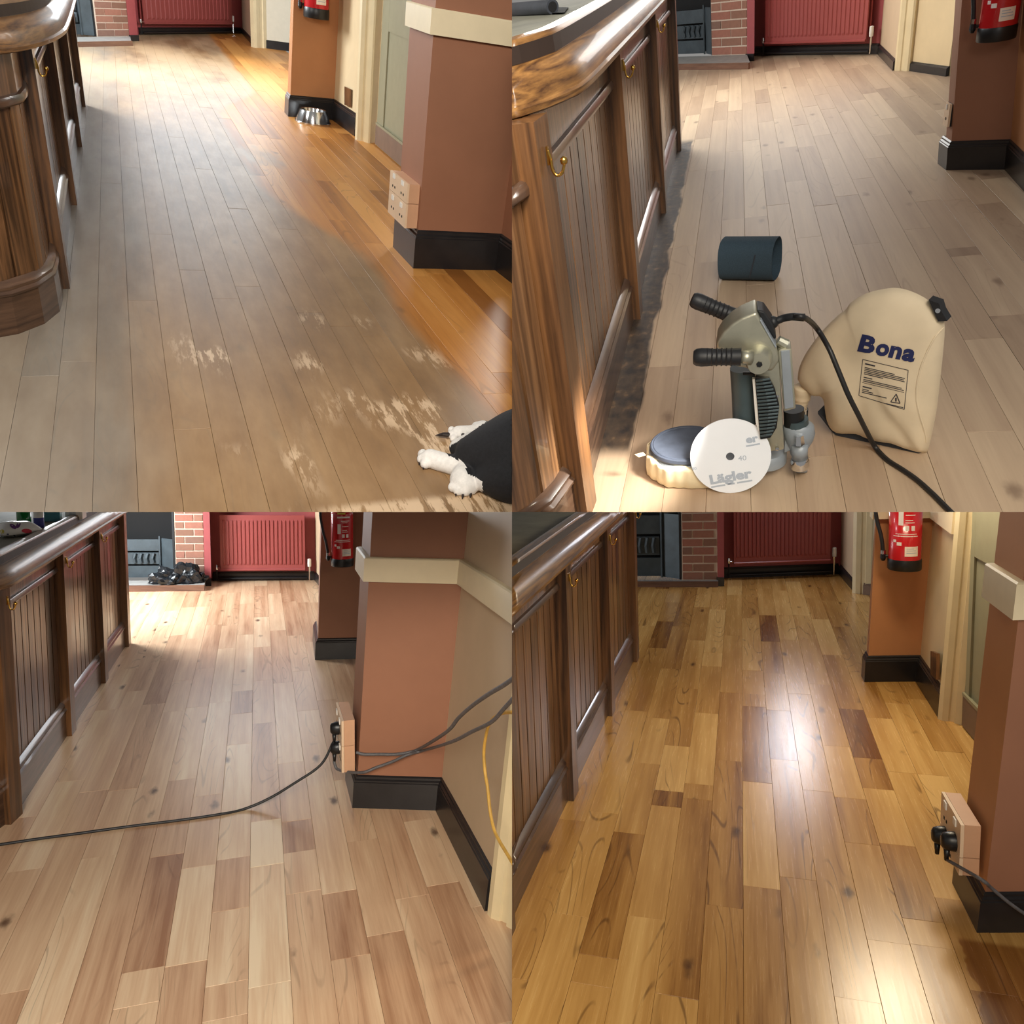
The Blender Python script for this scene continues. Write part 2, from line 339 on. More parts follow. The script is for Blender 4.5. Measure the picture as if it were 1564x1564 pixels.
# ---- floors: old grimy varnish, fresh sanded oak, sanded and brushed oak, stained and lacquered oak
TLx = TL.at(650, 505).x; TLk = TL.H/1.5
def tl_extra(t, col, ro, fine):
    x, y, z = t.sep(t.obj())
    n1 = t.noise(t.map(t.obj(), (1.6, .45, 1)), 1.0, 4, .6); n2 = t.noise(t.map(t.obj(), (7, 2, 1)), 1.0, 4, .65)
    # walked-on grime everywhere left of the wall side boards
    e = t.math('ADD', t.math('SUBTRACT', x, TLx-.02), t.math('MULTIPLY', t.math('SUBTRACT', n1, .5), .35))
    # old varnish survives further in towards the dog bowl end
    e = t.math('ADD', e, t.math('MULTIPLY', t.ss(y, 4.2, 6.2), .38)); e = t.math('SUBTRACT', e, t.math('MULTIPLY', t.ss(y, 8.6, 10.5), .55))
    clean = t.ss(e, -.05, .07)
    b1 = t.math('MULTIPLY', t.ss(n1, .55, .68), t.math('MULTIPLY', t.ss(y, 5.0, 5.6), t.math('SUBTRACT', 1., t.ss(y, 7.2, 8.0))))
    clean = t.math('MULTIPLY', clean, t.math('SUBTRACT', 1., t.math('MULTIPLY', b1, .8)))
    grime = t.ramp(t.math('ADD', t.math('MULTIPLY', n1, .45), t.math('MULTIPLY', n2, .55)), [(.3, sr(88, 78, 62)), (.46, sr(122, 102, 76)), (.6, sr(146, 124, 94)), (.75, sr(168, 146, 112))])
    grime = t.mix(t.ss(t.math('ADD', x, t.math('MULTIPLY', t.math('SUBTRACT', n1, .5), .6)), .15, -.35), grime, t.mix(n2, sr(84, 92, 92), sr(150, 152, 144)))
    g2 = t.mix(.16, grime, t.mix(1.0, col, (1.15, 1.1, 1.0), 'MULTIPLY'))
    # bare worn-through patches
    n3 = t.noise(t.map(t.obj(), (30, 5, 1)), 1.0, 4, .7); n4 = t.noise(t.map(t.obj(), (3.2, 1.7, 1), (.35, .22, 0)), 1.0, 1)
    bare = t.math('MULTIPLY', t.ss(n3, .48, .58), t.math('MULTIPLY', t.ss(n4, .56, .66), t.math('SUBTRACT', 1., t.ss(y, 3.3, 3.9))))
    bare = t.math('MULTIPLY', bare, t.ss(x, .0, .2))
    edge = t.math('MULTIPLY', t.math('SUBTRACT', 1., t.ss(y, 1.98, 2.03)), t.math('MULTIPLY', t.ss(x, .35, .5), t.ss(n3, .4, .5)))
    g2 = t.mix(t.math('MAXIMUM', bare, edge), g2, sr(206, 178, 146))
    pale = t.math('MULTIPLY', t.ss(y, 9.4, 11.0), t.ss(n1, .3, .6))
    g2 = t.mix(t.math('MULTIPLY', pale, .7), g2, sr(196, 168, 132))
    return t.mix(clean, g2, col), ro
M['floorTL'] = plank_mat('worn varnished board', [(.1, sr(150, 94, 40)), (.4, sr(190, 126, 58)), (.75, sr(214, 152, 80))], .42, .55, .5, .3, sr(92, 56, 26), tl_extra)
sA, sB = TR.at(1058, 212), TR.at(972, 640)
def tr_extra(t, col, ro, fine):
    x, y, z = t.sep(t.obj()); n = t.noise(t.map(t.obj(), (6, 2.2, 1)), 1.0, 3); n2 = t.noise(t.map(t.obj(), (30, 18, 1)), 1.0, 4)
    k = (sA.x-sB.x)/(sA.y-sB.y)
    e = t.math('SUBTRACT', x, t.math('MULTIPLY_ADD', y, k, sB.x-k*sB.y)); e = t.math('ADD', e, t.math('MULTIPLY', t.math('SUBTRACT', n, .5), .10))
    old = t.math('MULTIPLY', t.math('SUBTRACT', 1., t.ss(e, -.008, .008)), t.math('MULTIPLY', t.ss(y, 2.02, 2.12), t.math('SUBTRACT', 1., t.ss(y, 6.5, 6.7))))
    oc = t.ramp(n2, [(.35, sr(38, 30, 26)), (.6, sr(74, 58, 44)), (.75, sr(120, 92, 66))])
    return t.mix(old, col, oc), ro
M['floorTR'] = plank_mat('freshly sanded oak board', [(.0, sr(142, 116, 94)), (.45, sr(178, 152, 126)), (.9, sr(206, 182, 152))], .5, .5, .6, .15, sr(104, 74, 54), tr_extra)
M['floorBL'] = plank_mat('sanded oak board', [(.0, sr(158, 112, 80)), (.35, sr(202, 162, 128)), (.65, sr(222, 188, 152)), (.95, sr(240, 216, 182))], .36, .85, .9, .3, sr(84, 50, 30), None)
pA = BR.at(1466, 1430)
def br_extra(t, col, ro, fine):                 # still wet coat in the near right corner
    x, y, z = t.sep(t.obj()); n = t.noise(t.map(t.obj(), (8, 8, 1)), 1.0, 2)
    e = t.math('ADD', t.math('SUBTRACT', x, pA.x-.015), t.math('MULTIPLY', t.math('SUBTRACT', n, .5), .12))
    w = t.math('MULTIPLY', t.ss(e, -.006, .006), t.math('SUBTRACT', 1., t.ss(y, pA.y-.03, pA.y)))
    return t.mix(w, col, t.mix(1., col, (.55, .42, .30), 'MULTIPLY')), ro
M['floorBR'] = plank_mat('stained lacquered oak board', [(.0, sr(120, 74, 28)), (.3, sr(170, 122, 62)), (.6, sr(196, 149, 84)), (.95, sr(222, 179, 112))], .26, .75, .9, .6, sr(80, 46, 16), br_extra, 0, .6)
# ---------------------------------------------------------------- floors, board by board
def tone4(a): return (a, a, a, 1)
def floor(room, mat, w, phase, x0, x1, y0, y1, lens, label, seed, specials=(), tmean=.45, tvar=.22, skip=None):
    rnd = random.Random(seed)
    base = MB().box((x0-.02, y0-.02, -.05), (x1+.02, y1+.02, -.014)).build('floor', M['underlay'], room, label, kind='structure')
    fl = base
    i0 = math.floor((x0-phase)/w); i1 = math.ceil((x1-phase)/w); cols = {}
    for u, va, vb, tn in specials:
        a, b = room.at(u, va), room.at(u, vb); i = math.floor(((a.x+b.x)/2-phase)/w)
        cols.setdefault(i, []).append((b.y, a.y, tn))
    g = .0004
    for i in range(i0, i1):
        xa, xb = max(x0, phase+i*w), min(x1, phase+(i+1)*w)
        if xb-xa < .02: continue
        segs = []; y = y0-rnd.random()*lens[0]; sp = sorted(cols.get(i, []))
        while y < y1:
            e = y+rnd.uniform(*lens); tn = min(1, max(0, rnd.gauss(tmean, tvar)))
            nxt = [q for q in sp if q[1] > y+.02]
            if nxt and nxt[0][0] <= y+.12: e = nxt[0][1]; tn = nxt[0][2]
            elif nxt and e > nxt[0][0]-.1: e = nxt[0][0]
            segs.append((max(y, y0), min(e, y1), tn)); y = e
        for a, b, tn in segs:
            if b-a < .03: continue
            if skip and skip((xa+xb)/2, (a+b)/2, a, b): continue
            c = .0006; X0, X1, Y0, Y1 = xa+g, xb-g, a+g, b-g; dz = rnd.uniform(-.0006, .0006)
            MB().add([(X0, Y0, -.015), (X1, Y0, -.015), (X1, Y1, -.015), (X0, Y1, -.015),
                      (X0, Y0, -c+dz), (X1, Y0, -c+dz), (X1, Y1, -c+dz), (X0, Y1, -c+dz),
                      (X0+c, Y0+c, dz), (X1-c, Y0+c, dz), (X1-c, Y1-c, dz), (X0+c, Y1-c, dz)],
                     [(3, 2, 1, 0), (0, 1, 5, 4), (1, 2, 6, 5), (2, 3, 7, 6), (3, 0, 4, 7), (4, 5, 9, 8), (5, 6, 10, 9), (6, 7, 11, 10), (7, 4, 8, 11), (8, 9, 10, 11)]
                     ).build('plank', M[mat], fl, color=tone4(tn))
    return fl
floor(TL, 'floorTL', .119, TL.at(141, 782).x, -1.6, 2.45, 1.75, 17.4, (1.2, 3.0), 'grimy worn oak plank floor where the dog lies', 3,
      [(340, 124, 140, .8), (560, 282, 420, .75), (300, 655, 800, .6)], .45, .2, lambda x, y, a, b: x < -.44 and a > 3.3 and b < TL.at(131, 162).y)
floor(TR, 'floorTR', .116, TR.at(1187, 212).x, -1.7, 1.98, 1.45, 11.4, (.6, 1.9), 'pale freshly sanded oak plank floor under the sanding machine', 5, [(1165, 212, 330, .85), (1470, 378, 391, .1)], .5, .13, lambda x, y, a, b: x < -.5 and b < TR.at(1041, 228).y)
floor(BL, 'floorBL', .134, BL.at(167, 1563).x, -2.3, 1.25, 1.9, 9.5, (.5, 1.5), 'bare sanded oak plank floor crossed by a black cable', 8,
      [(397, 1254, 1323, .98), (243, 1308, 1477, .1), (447, 1254, 1302, .15), (362, 1056, 1090, .15), (340, 1313, 1388, .22), (238, 1010, 1075, .22), (520, 1362, 1465, .25), (430, 1500, 1580, .85), (690, 1348, 1580, .3), (255, 1477, 1580, .4), (315, 1322, 1500, .7), (355, 1389, 1500, .62)], .5, .13, lambda x, y, a, b: x < -1.2 and a > 3.2 and b < BL.at(199, 985).y)
floor(BR, 'floorBR', .1325, BR.at(1136, 1564).x, -2.0, 1.3, 1.75, 8.3, (.45, 1.3), 'golden stained and lacquered oak plank floor', 11,
      [(1297, 1083, 1156, .02), (1094, 997, 1018, .95), (940, 1270, 1465, .3), (1190, 1085, 1160, .22), (1160, 1195, 1355, .8), (1040, 1140, 1210, .85), (1330, 1222, 1290, .3), (1365, 1290, 1400, .25), (1150, 1024, 1060, .6), (1180, 940, 980, .1), (1090, 1090, 1200, .75)], .5, .17, lambda x, y, a, b: x < -.88 and b < BR.at(975, 1008).y)

# ---------------------------------------------------------------- walls, skirtings
def mit(pts, o):                                 # offset a plan polyline to its left by o with mitred corners
    P = [Vector((p[0], p[1])) for p in pts]; out = []
    for i, p in enumerate(P):
        ns = []
        if i > 0: e = (P[i]-P[i-1]).normalized(); ns.append(Vector((-e.y, e.x)))
        if i < len(P)-1: e = (P[i+1]-P[i]).normalized(); ns.append(Vector((-e.y, e.x)))
        if len(ns) == 1: out.append(p+ns[0]*o)
        else:
            b = (ns[0]+ns[1]); d = max(.25, b.length_squared/2); out.append(p+b*(o/d))
    return out
def run(pts, prof, lean=None):
    mb = MB(); cols = [mit(pts, o) for o, z in prof]; lean = lean or [Vector((0, 0))]*len(pts)
    return mb.rings([[(*(cols[j][i]+lean[i]*prof[j][1]), prof[j][1]) for j in range(len(prof))] for i in range(len(pts))])
def lean_to(room, p, u, v):                      # how far an old wall edge over p leans, per metre, to pass picture point u,v
    z = room.hgt(p, u, v); q = room.at(u, v, z); return Vector(((q.x-p[0])/z, (q.y-p[1])/z))
def wallrun(room, name, pts, z0, z1, mat, label, th=.06, back=.02, rise=True, lean=None):
    return run(pts, [(-back, z0), (-back, z1), (-back-th, z1), (-back-th, z0)], lean).build(name, M[mat], room, label, kind='structure', rise=rise)
def skirt(room, name, pts, h, label, mat='blackskirt', th=.02, rise=False, lean=None):
    a = run(pts, [(0, 0), (0, h*.80), (-.004, h*.82), (-.004, h*.86), (-.012, h*.9), (-.012, h*.96), (-th, h), (-th-.01, h), (-th-.01, 0)], lean)
    return a.build(name, M[mat], room, label, kind='structure', rise=rise)

def far_end(room, nm, back, bz, strip, brick, pitch, blen, hearth, insert, rad, right, place):
    """Far wall with radiator, chimney breast, fireplace.  All picture coordinates; nm phrases the room."""
    kL, kR = room.at(*back[0]), room.at(*back[1])
    hb = room.hgt((kL+kR)/2, (back[0][0]+back[1][0])/2, bz)
    hF0, hF1 = room.at(*hearth[0]), room.at(*hearth[1]); hz = room.hgt(hF1, hearth[1][0], hearth[2])
    dirn = (hF1-hF0).normalized(); nrm = Vector((dirn.y, -dirn.x, 0))                # towards the eye
    cP = room.at(brick[0], brick[2], hz); q = cP+dirn
    cx = lambda u, v: room.wall(cP, q, u, v)
    s0, s1 = cx(strip[0], strip[2]), cx(strip[1], strip[2])
    # wall behind the radiator, its return to the chimney breast
    top = 2.3
    kd = (kR-kL).normalized(); wallrun(room, 'wall_back', [kR+kd*.12, v3(kL, 0)-kd*.2], 0, top, 'redwall', 'red painted wall behind the radiator '+place)
    skirt(room, 'baseboard_back', [kR, v3(kL, 0)], hb, 'black skirting under the radiator '+place)
    b0, b1 = cx(brick[0], brick[2]), cx(brick[1], brick[2])
    vb_ = Vector((s1.x, s1.y, 0)).normalized(); vb_ = (vb_-Vector((vb_.y, -vb_.x, 0))*.06)*.22
    MB().prism([v3(s0, 0), v3(s1, 0), v3(s1, 0)+vb_, v3(s0, 0)+vb_], (0, 0, top)).build('wall_chimney_side', M['redwall'], room, 'red painted edge strip between bricks and radiator '+place, kind='structure', rise=True)
    MB().prism([v3(s0, 0)+nrm*.015-dirn*.01, v3(s1, 0)+nrm*.015, v3(s1, 0)+nrm*.001, v3(s0, 0)+nrm*.001-dirn*.01], (0, 0, hb*.8)).build('baseboard_chimney', M['blackskirt'], room, 'short black skirting block beside the hearth '+place, kind='structure')
    # brick pier
    core = MB().prism([v3(b0, 0)-nrm*.005, v3(b1, 0)-nrm*.005, v3(b1, 0)+vb_*1.1, v3(b0, 0)-nrm*.3], (0, 0, top)).build('wall_chimney', M['mortar'], room, 'brick pier of the fireplace '+place, kind='structure', rise=True)
    mp = room.mpp(b0); dz = room.hgt(b0, brick[0], brick[2]-pitch)-room.hgt(b0, brick[0], brick[2])
    L = blen*mp/max(.3, abs(dirn.dot(Vector((1, 0, 0))))); Wd = (b1-b0).length; j = dz*.17; z = hz; row = 0
    rr = random.Random(4)
    while z < 1.75:
        x = -L*.5 if row % 2 else 0
        x = x if row % 2 else -L*.02
        while x < Wd-.01:
            xa, xb = max(0, x)+j*.5, min(Wd, x+L)-j*.5
            if xb-xa > .015:
                pr = rr.uniform(-.001, .003); P = [b0+dirn*xa, b0+dirn*xb]
                MB().prism([v3(P[0], z+j*.5)+nrm*pr, v3(P[1], z+j*.5)+nrm*pr, v3(P[1], z+j*.5)-nrm*.02, v3(P[0], z+j*.5)-nrm*.02], (0, 0, dz-j)).build('brick', M['brick'], core, rise=True)
            x += L
        z += dz; row += 1
    # hearth
    h = thing(room, 'hearth_slab', 'raised grey hearth slab with brown front edge '+place, 'hearth', v3((hF0+hF1)/2, 0), group='hearth slabs')
    a0, a1 = hF0-dirn*.25, hF1; bk0, bk1 = b0-dirn*.7, v3(b1, 0)+dirn*.01
    depth = max(.05, (v3(b1, 0)-hF1).dot(-nrm))
    MB().prism([v3(a0, .0)-nrm*.02, v3(a1, 0)-nrm*.02, v3(b1, 0)+dirn*.005+nrm*.006, v3(b0, 0)-dirn*.9+nrm*.006], (0, 0, hz)).build('slab', M['hearth'], h, rise=True)
    MB().prism([v3(a0, 0), v3(a1, 0), v3(a1, 0)-nrm*.0195, v3(a0, 0)-nrm*.0195], (0, 0, hz*.97)).build('front_edge', M['hearthedge'], h)
    # fireplace insert left of the pier
    u0, u1, vb, vt = insert; i0, i1 = cx(u0, brick[2]), cx(u1, brick[2]); Wi = (i1-i0).length; z1 = room.hgt(i1, u1, vt)
    f = thing(room, 'fireplace', 'black iron fireplace beside the brick pier '+place, 'fireplace', v3((i0+i1)/2, hz), group='iron fireplaces')
    I = lambda a, d, z: v3(i0+dirn*a-nrm*d, z)
    MB().prism([I(-.3, .30, hz), I(Wi-.005, .30, hz), I(Wi-.005, .34, hz), I(-.3, .34, hz)], (0, 0, 1.6)).build('back_plate', M['soot'], f, rise=True)
    MB().prism([I(Wi-.025, .02, hz), I(Wi-.005, .02, hz), I(Wi-.005, .29, hz), I(Wi-.025, .29, hz)], (0, 0, 1.6)).build('side_plate', M['iron'], f, rise=True)
    zt = z1 if z1 < 1.5 else 1.5
    for a, b, za, zb, d in ((-.3, Wi*.60, .70, 1.0, .155), (-.3, Wi*.58, .36, .66, .14), (-.3, Wi*.60, .02, .32, .12)):
        MB().prism([I(a, d, hz+zt*za*.62), I(b, d, hz+zt*za*.62), I(b, d+.02, hz+zt*za*.62), I(a, d+.02, hz+zt*za*.62)], (0, 0, zt*(zb-za)*.62)).build('plate', M['ironplate'], f, rise=True)
    MB().prism([I(Wi*.64, .13, hz+.004), I(Wi*.955, .03, hz+.004), I(Wi*.955, .05, hz+.004), I(Wi*.64, .15, hz+.004)], (0, 0, zt*.64)).build('hinged_plate', M['ironplate'], f, rise=True)
    MB().tube([I(Wi*.62, .12, hz), I(Wi*.62, .12, hz+zt*.68)], .012, 6).build('rod', M['ironplate'], f, rise=True)
    for kx in range(4):
        MB().tube([I(Wi*(.08+.13*kx), .135, hz+zt*.25), I(Wi*(.06+.13*kx), .13, hz+zt*.32), I(Wi*(.09+.13*kx), .135, hz+zt*.40)], .02, 6).build('relief_ornament', M['ironplate'], f, rise=True)
    # radiator
    u0, v0, u1, v1 = rad; wn = Vector(((kR-kL).y, -(kR-kL).x, 0)).normalized(); wd = (kR-kL).normalized()
    o0 = v3(kL, 0)+wn*.10; rp = lambda u, v: room.wall(o0, o0+wd, u, v)
    A, B = rp(u0, v1), rp(u1, v1); zb = (A.z+B.z)/2; zt = min(1.0, max(zb+.35, rp((u0+u1)/2, v0).z)) if v0 == 787 else zb+.72*(1 if room.k[0] == 'B' else 1.25)
    A, B = v3(A, zb), v3(B, zb); Lr = (B-A).length
    r = thing(room, 'radiator', 'red ribbed panel radiator '+place, 'radiator', v3((A+B)/2, zb), group='red radiators')
    Q = lambda a, d, z: v3(A+wd*a+wn*d, z)
    MB().prism([Q(0, -.015, zb), Q(Lr, -.015, zb), Q(Lr, 0, zb), Q(0, 0, zb)], (0, 0, zt-zb)).build('panel', M['radiator'], r, rise=True)
    MB().prism([Q(.01, -.07, zb+.02), Q(Lr-.01, -.07, zb+.02), Q(Lr-.01, -.055, zb+.02), Q(.01, -.055, zb+.02)], (0, 0, zt-zb-.04)).build('back_panel', M['radiator'], r, rise=True)
    mb = MB(); n = max(16, int((u1-u0)/6.2)); st = Lr/(n+1)
    for k in range(n):
        a = st*(k+.62); w = st*.38; t_ = .009
        zz0, zz1 = zb+.05, zt-.05
        mb.add([Q(a, 0, zz0), Q(a+w*.25, t_, zz0+.02), Q(a+w*1.5, t_, zz0+.02), Q(a+w*1.75, 0, zz0), Q(a, 0, zz1), Q(a+w*.25, t_, zz1-.02), Q(a+w*1.5, t_, zz1-.02), Q(a+w*1.75, 0, zz1)], [(0, 1, 5, 4), (1, 2, 6, 5), (2, 3, 7, 6), (0, 3, 2, 1), (4, 5, 6, 7)])
    mb.build('ribs', M['radiator'], r, rise=True, kind='stuff')
    rl = Lr*.015
    MB().tube([Q(-rl*.0, .004, zb), Q(Lr, .004, zb)], .012, 6).build('lower_rim', M['radiator'], r, rise=True)
    s_ = max(1, room.mpp(A)/.0075)
    vv = MB().lathe([(.004, 0), (.013, .0), (.015, .02), (.012, .05), (.003, .055)], Q(-.045*s_, -.02, zb+.0), n=10).build('valve', M['chrome'], r, label='chrome valve')
    MB().tube([Q(-.045*s_, -.02, zb), Q(-.045*s_, -.02, .02)], .008, 6).build('pipe', M['iron'], r)
    MB().tube([Q(-.045*s_, -.02, zb+.015), Q(.01, -.02, zb+.015)], .009, 6).build('pipe', M['chrome'], r)
    MB().lathe([(.004, 0), (.019, .0), (.021, .03), (.019, .085), (.006, .09)], Q(Lr+.045*s_, -.02, zb+.03), n=12).build('thermostat_head', M['whiteplastic'], r, label='white thermostat head')
    MB().tube([Q(Lr+.045*s_, -.02, zb+.03), Q(Lr+.045*s_, -.02, .02)], .009, 6).build('pipe', M['chrome'], r)
    # pipe along the skirting
    pp = MB().tube([v3(kL, 0)+wn*.035+wd*.05+Vector((0, 0, hb*.32)), v3(kR, 0)+wn*.035-wd*.08+Vector((0, 0, hb*.34))], .011, 8)
    pp.build('skirting_pipe', M['blackskirt'], room, 'black heating pipe along the skirting '+place, cat='pipe')
    # right hand side wall and its skirting
    if right:
        e = room.at(*right)
        wallrun(room, 'wall_right_far', [e, v3(kR, 0)+(kR-e).normalized()*.1], 0, top, 'beige', 'beige wall right of the radiator '+place)
        skirt(room, 'baseboard_right_far', [e, v3(kR, 0)], hb*.92, 'black skirting right of the radiator '+place)
    return hb, hz, cP, dirn, nrm
NMA = {'TL': 'in the worn floor view with the dog', 'TR': 'in the view with the sanding machine', 'BL': 'in the sanded floor view with the cables', 'BR': 'in the golden varnished floor view'}
far_end(TL, 'a', ((214, 53), (369, 51)), 41, (198, 211, 58), (150, 198, 56), 10.6, 24, ((127, 72), (203, 70), 62.5), (118, 150, 58, -20), (221, -8, 355, 36), (388, 72), NMA['TL'])
far_end(TR, 'b', ((1152, 85), (1340, 83)), 68, (1141, 1152, 91), (1087, 1141, 85), 13, 29, ((1043, 107), (1143, 106), 95.5), (1030, 1087, 88, -20), (1168, -8, 1322, 64), (1363, 108), NMA['TR'])
far_end(BL, 'c', ((325, 887), (480, 886)), 873, (313, 323, 893), (269, 313, 886), 11.1, 28, ((198, 904), (312, 903), 893.5), (195, 268, 889, 800), (337, 787, 466, 870), (489, 897), NMA['BL'])
hb_, hz_, cP_, dn_, nr_ = far_end(BR, 'd', ((1104, 883), (1281, 877)), 864, (1096, 1106, 889), (1042, 1096, 886), 12.6, 32, ((965, 897), (1097, 897), 888), (962, 1042, 886, 740), (1121, 740, 1268, 858), (1305, 906), NMA['BR'])
# ---------------------------------------------------------------- near walls, pillars, doors
def dado(room, name, pts, z0, z1, label, lean=None, th=.028):
    return run(pts, [(th-.02, z0), (th-.02, z1-.006), (th-.026, z1), (-.03, z1), (-.03, z0)], lean).build(name, M['dado'], room, label, kind='structure')
def pane(room, p, q, px, th, mat, name, par=None, off=0, **kw):   # polygon seen at px, lying on the upright plane p-q moved off towards the eye
    d = Vector((q[0]-p[0], q[1]-p[1], 0)).normalized(); n = Vector((d.y, -d.x, 0))
    if n.dot(room.eye-v3(p, room.H)) < 0: n = -n
    a = v3(p, 0)+n*off
    P = [room.wall(a, a+d, u, v) for u, v in px]
    return MB().prism(P, -n*th).build(name, M[mat], par or room, **kw)
def cornerwall(room, px, tops, h, z1, names, mats, labels, sk, sklabel, d=None, dlabel=None, extra_far=None, top=2.3):
    P = [room.at(*p) for p in px]; ln = [lean_to(room, p, *t) if t and t != 'same' else Vector((0, 0)) for p, t in zip(P, tops)]
    main = next(i for i, t in enumerate(tops) if t and t != 'same'); ln = [ln[main] if t == 'same' else l for l, t in zip(ln, tops)]
    if extra_far: P.append(P[-1]+(P[-1]-P[-2]).normalized()*extra_far); ln.append(ln[-1])
    ofs = mit(P, -.02)
    for i, (nm, mt, lb) in enumerate(zip(names, mats, labels)):
        if nm is None: continue
        a, b = ofs[i], ofs[i+1]; mi = mit(P, -.08); c, e = mi[i+1], mi[i]; L0, L1 = ln[i]*z1, ln[i+1]*z1
        MB().hexa([(*a, 0), (*b, 0), (*c, 0), (*e, 0), (*(a+L0), z1), (*(b+L1), z1), (*(c+L1), z1), (*(e+L0), z1)]).build(nm, M[mt], room, lb, kind='structure')
    skirt(room, sk, P, h, sklabel, lean=ln)
    if d: dado(room, 'trim_1', P, d[0], d[1], dlabel, ln)
    return P, ln
# --- worn floor view
c = TL.at(631, 410); zt = TL.hgt(c, 632, 352); d0, d1 = TL.hgt(c, 661, 53), TL.hgt(c, 664, 12)
PL1, _ = cornerwall(TL, [(806, 452), (756, 413), (631, 410), (600, 377)], ['same', 'same', (658, 53), 'same'], zt, 2.2,
    ['wall_right', 'wall_pillar_front', 'wall_pillar_side'], ['terracotta']*3,
    ['terracotta right hand wall beside the near pillar above the dog', 'front of the near terracotta pillar above the dog', 'left side of the near terracotta pillar with two socket boxes'],
    'baseboard_right', 'black skirting round the near pillar by the dog', (d0, d1), 'cream dado band round the near pillar by the dog')
c = TL.at(440, 178); zt2 = TL.hgt(c, 440, 145)
PL2, _ = cornerwall(TL, [(541, 208), (507, 183), (440, 178), (435, 172)], [(547, 0), (516, 0), (446, 0), (441, 0)], zt2, 2.2,
    ['wall_recess', 'wall_far_pillar', 'wall_far_pillar_side'], ['creamwall', 'orange', 'orange'],
    ['cream recessed wall between far pillar and door frame behind the dog bowl', 'ochre far pillar wall with fire extinguisher above the dog bowl', 'left edge of the ochre far pillar above the dog bowl'],
    'baseboard_far_pillar', 'black skirting behind the steel dog bowl', extra_far=.03)
p, q = TL.at(447, 79), TL.at(407, 74)
wallrun(TL, 'wall_far_recess', [p, q], 0, 2.2, 'whitewall', 'off white wall beyond the far pillar in the worn floor view'); skirt(TL, 'baseboard_far_recess', [p, q], TL.hgt(q, 407, 61), 'dark skirting beyond the far pillar in the worn floor view')
def post(room, name, px, h, mat, label, th=.08, top=None):
    a, b = room.at(*px[0]), room.at(*px[1]); d = (b-a).normalized(); n = Vector((-d.y, d.x, 0))
    if n.dot(a) < 0: n = -n
    mb = MB(); L = (b-a).length
    prof = [(0, .012), (L*.18, .0), (L*.40, .006), (L*.45, .014), (L*.62, .014), (L*.66, 0), (L*.92, 0), (L, .01), (L, th), (0, th)]
    P = [a+d*x+n*y for x, y in prof]; ln = lean_to(room, a, *top) if top else Vector((0, 0))
    return mb.prism([v3(k, 0) for k in P], (ln.x*h, ln.y*h, h)).build(name, M[mat], room, label, kind='structure')
post(TL, 'trim_2', ((389, 73), (410, 74)), 2.2, 'cream', 'cream corner post beyond the far pillar in the worn floor view')
post(TL, 'trim_3', ((541, 213), (564, 219)), 2.2, 'cream', 'cream door architrave between dog bowl and green door', .14, (549, 0))
def leaf(room, name, p, q, stile, panels, kick, label, h=2.05, rail_mat='door', px_hinge=None):
    """Door leaf on the upright plane p-q: slab, raised edge round sunk panels, kick plate (picture polygons)."""
    d = (q-p).normalized(); n = Vector((d.y, -d.x, 0))
    if n.dot(-p) < 0: n = -n
    t = thing(room, name, label, 'door', p, kind='structure')
    MB().prism([p-n*.012, q-n*.012, q-n*.05, p-n*.05], (0, 0, h)).build('leaf', M['door'], t)
    L = (q-p).length
    for a, b, z0, z1 in stile: MB().prism([p+d*a*L, p+d*b*L, p+d*b*L-n*.0118, p+d*a*L-n*.0118], (0, 0, z1-z0)).build('rail', M[rail_mat], t) if z0 == 0 else MB().prism([v3(p+d*a*L, z0), v3(p+d*b*L, z0), v3(p+d*b*L-n*.0118, z0), v3(p+d*a*L-n*.0118, z0)], (0, 0, z1-z0)).build('rail', M[rail_mat], t)
    MB().prism([v3(p+d*L*.0+n*.001, .01), v3(q+n*.001, .01), v3(q+n*.011, .01), v3(p+d*L*.0+n*.011, .01)], (0, 0, kick)).build('kick_plate', M['kick'], t, label='brown kick plate')
    MB().prism([v3(p+n*.001, .012+kick), v3(q+n*.001, .012+kick), v3(q+n*.014, .012+kick), v3(p+n*.014, .012+kick)], (0, 0, .018)).build('ledge', M['door'], t)
    return t
dp, dq = TL.at(574, 221), TL.at(628, 268); dq = dp+(dq-dp)*1.5
kz = TL.hgt(dp, 577, 192)
leaf(TL, 'door_1', dp, dq, [(0, .12, 0, 2.0), (.88, 1, 0, 2.0), (.121, .879, 0, kz+.02), (.121, .879, TL.hgt(dp, 590, 45), 2.0)], None, kz, 'grey green panelled door with brown kick plate behind the near pillar and dog')
n_ = (dq-dp).normalized(); MB().prism([dp-n_*.02, dp-n_*.002, dp-n_*.002+Vector((.1, .02, 0)), dp-n_*.02+Vector((.1, .02, 0))], (0, 0, 2.1)).build('trim_4', M['creamwall'], TL, 'cream door jamb left of the green door by the dog bowl', kind='structure')
# --- sanding view
c = TR.at(1445, 260); zt = TR.hgt(c, 1447, 217)
PR1, _ = cornerwall(TR, [(1590, 322), (1534, 259), (1445, 260), (1436, 253)], [(1610, 60), (1556, 0), (1463, 8), (1452, 8)], zt, 2.0,
    ['wall_right', 'wall_pillar_front', 'wall_pillar_side'], ['orange', 'terracotta', 'terracotta'],
    ['ochre right hand wall beside the extinguisher in the sanding view', 'dark terracotta pillar carrying the extinguisher in the sanding view', 'left side of the extinguisher pillar in the sanding view'],
    'baseboard_right', 'black skirting round the extinguisher pillar in the sanding view', extra_far=.05)
p, q = TR.at(1444, 117), TR.at(1385, 108)
wallrun(TR, 'wall_far_recess', [p, q], 0, 2.0, 'creamwall', 'cream wall beyond the extinguisher pillar in the sanding view'); skirt(TR, 'baseboard_far_recess', [p, q], TR.hgt(q, 1386, 94), 'black skirting beyond the extinguisher pillar in the sanding view')
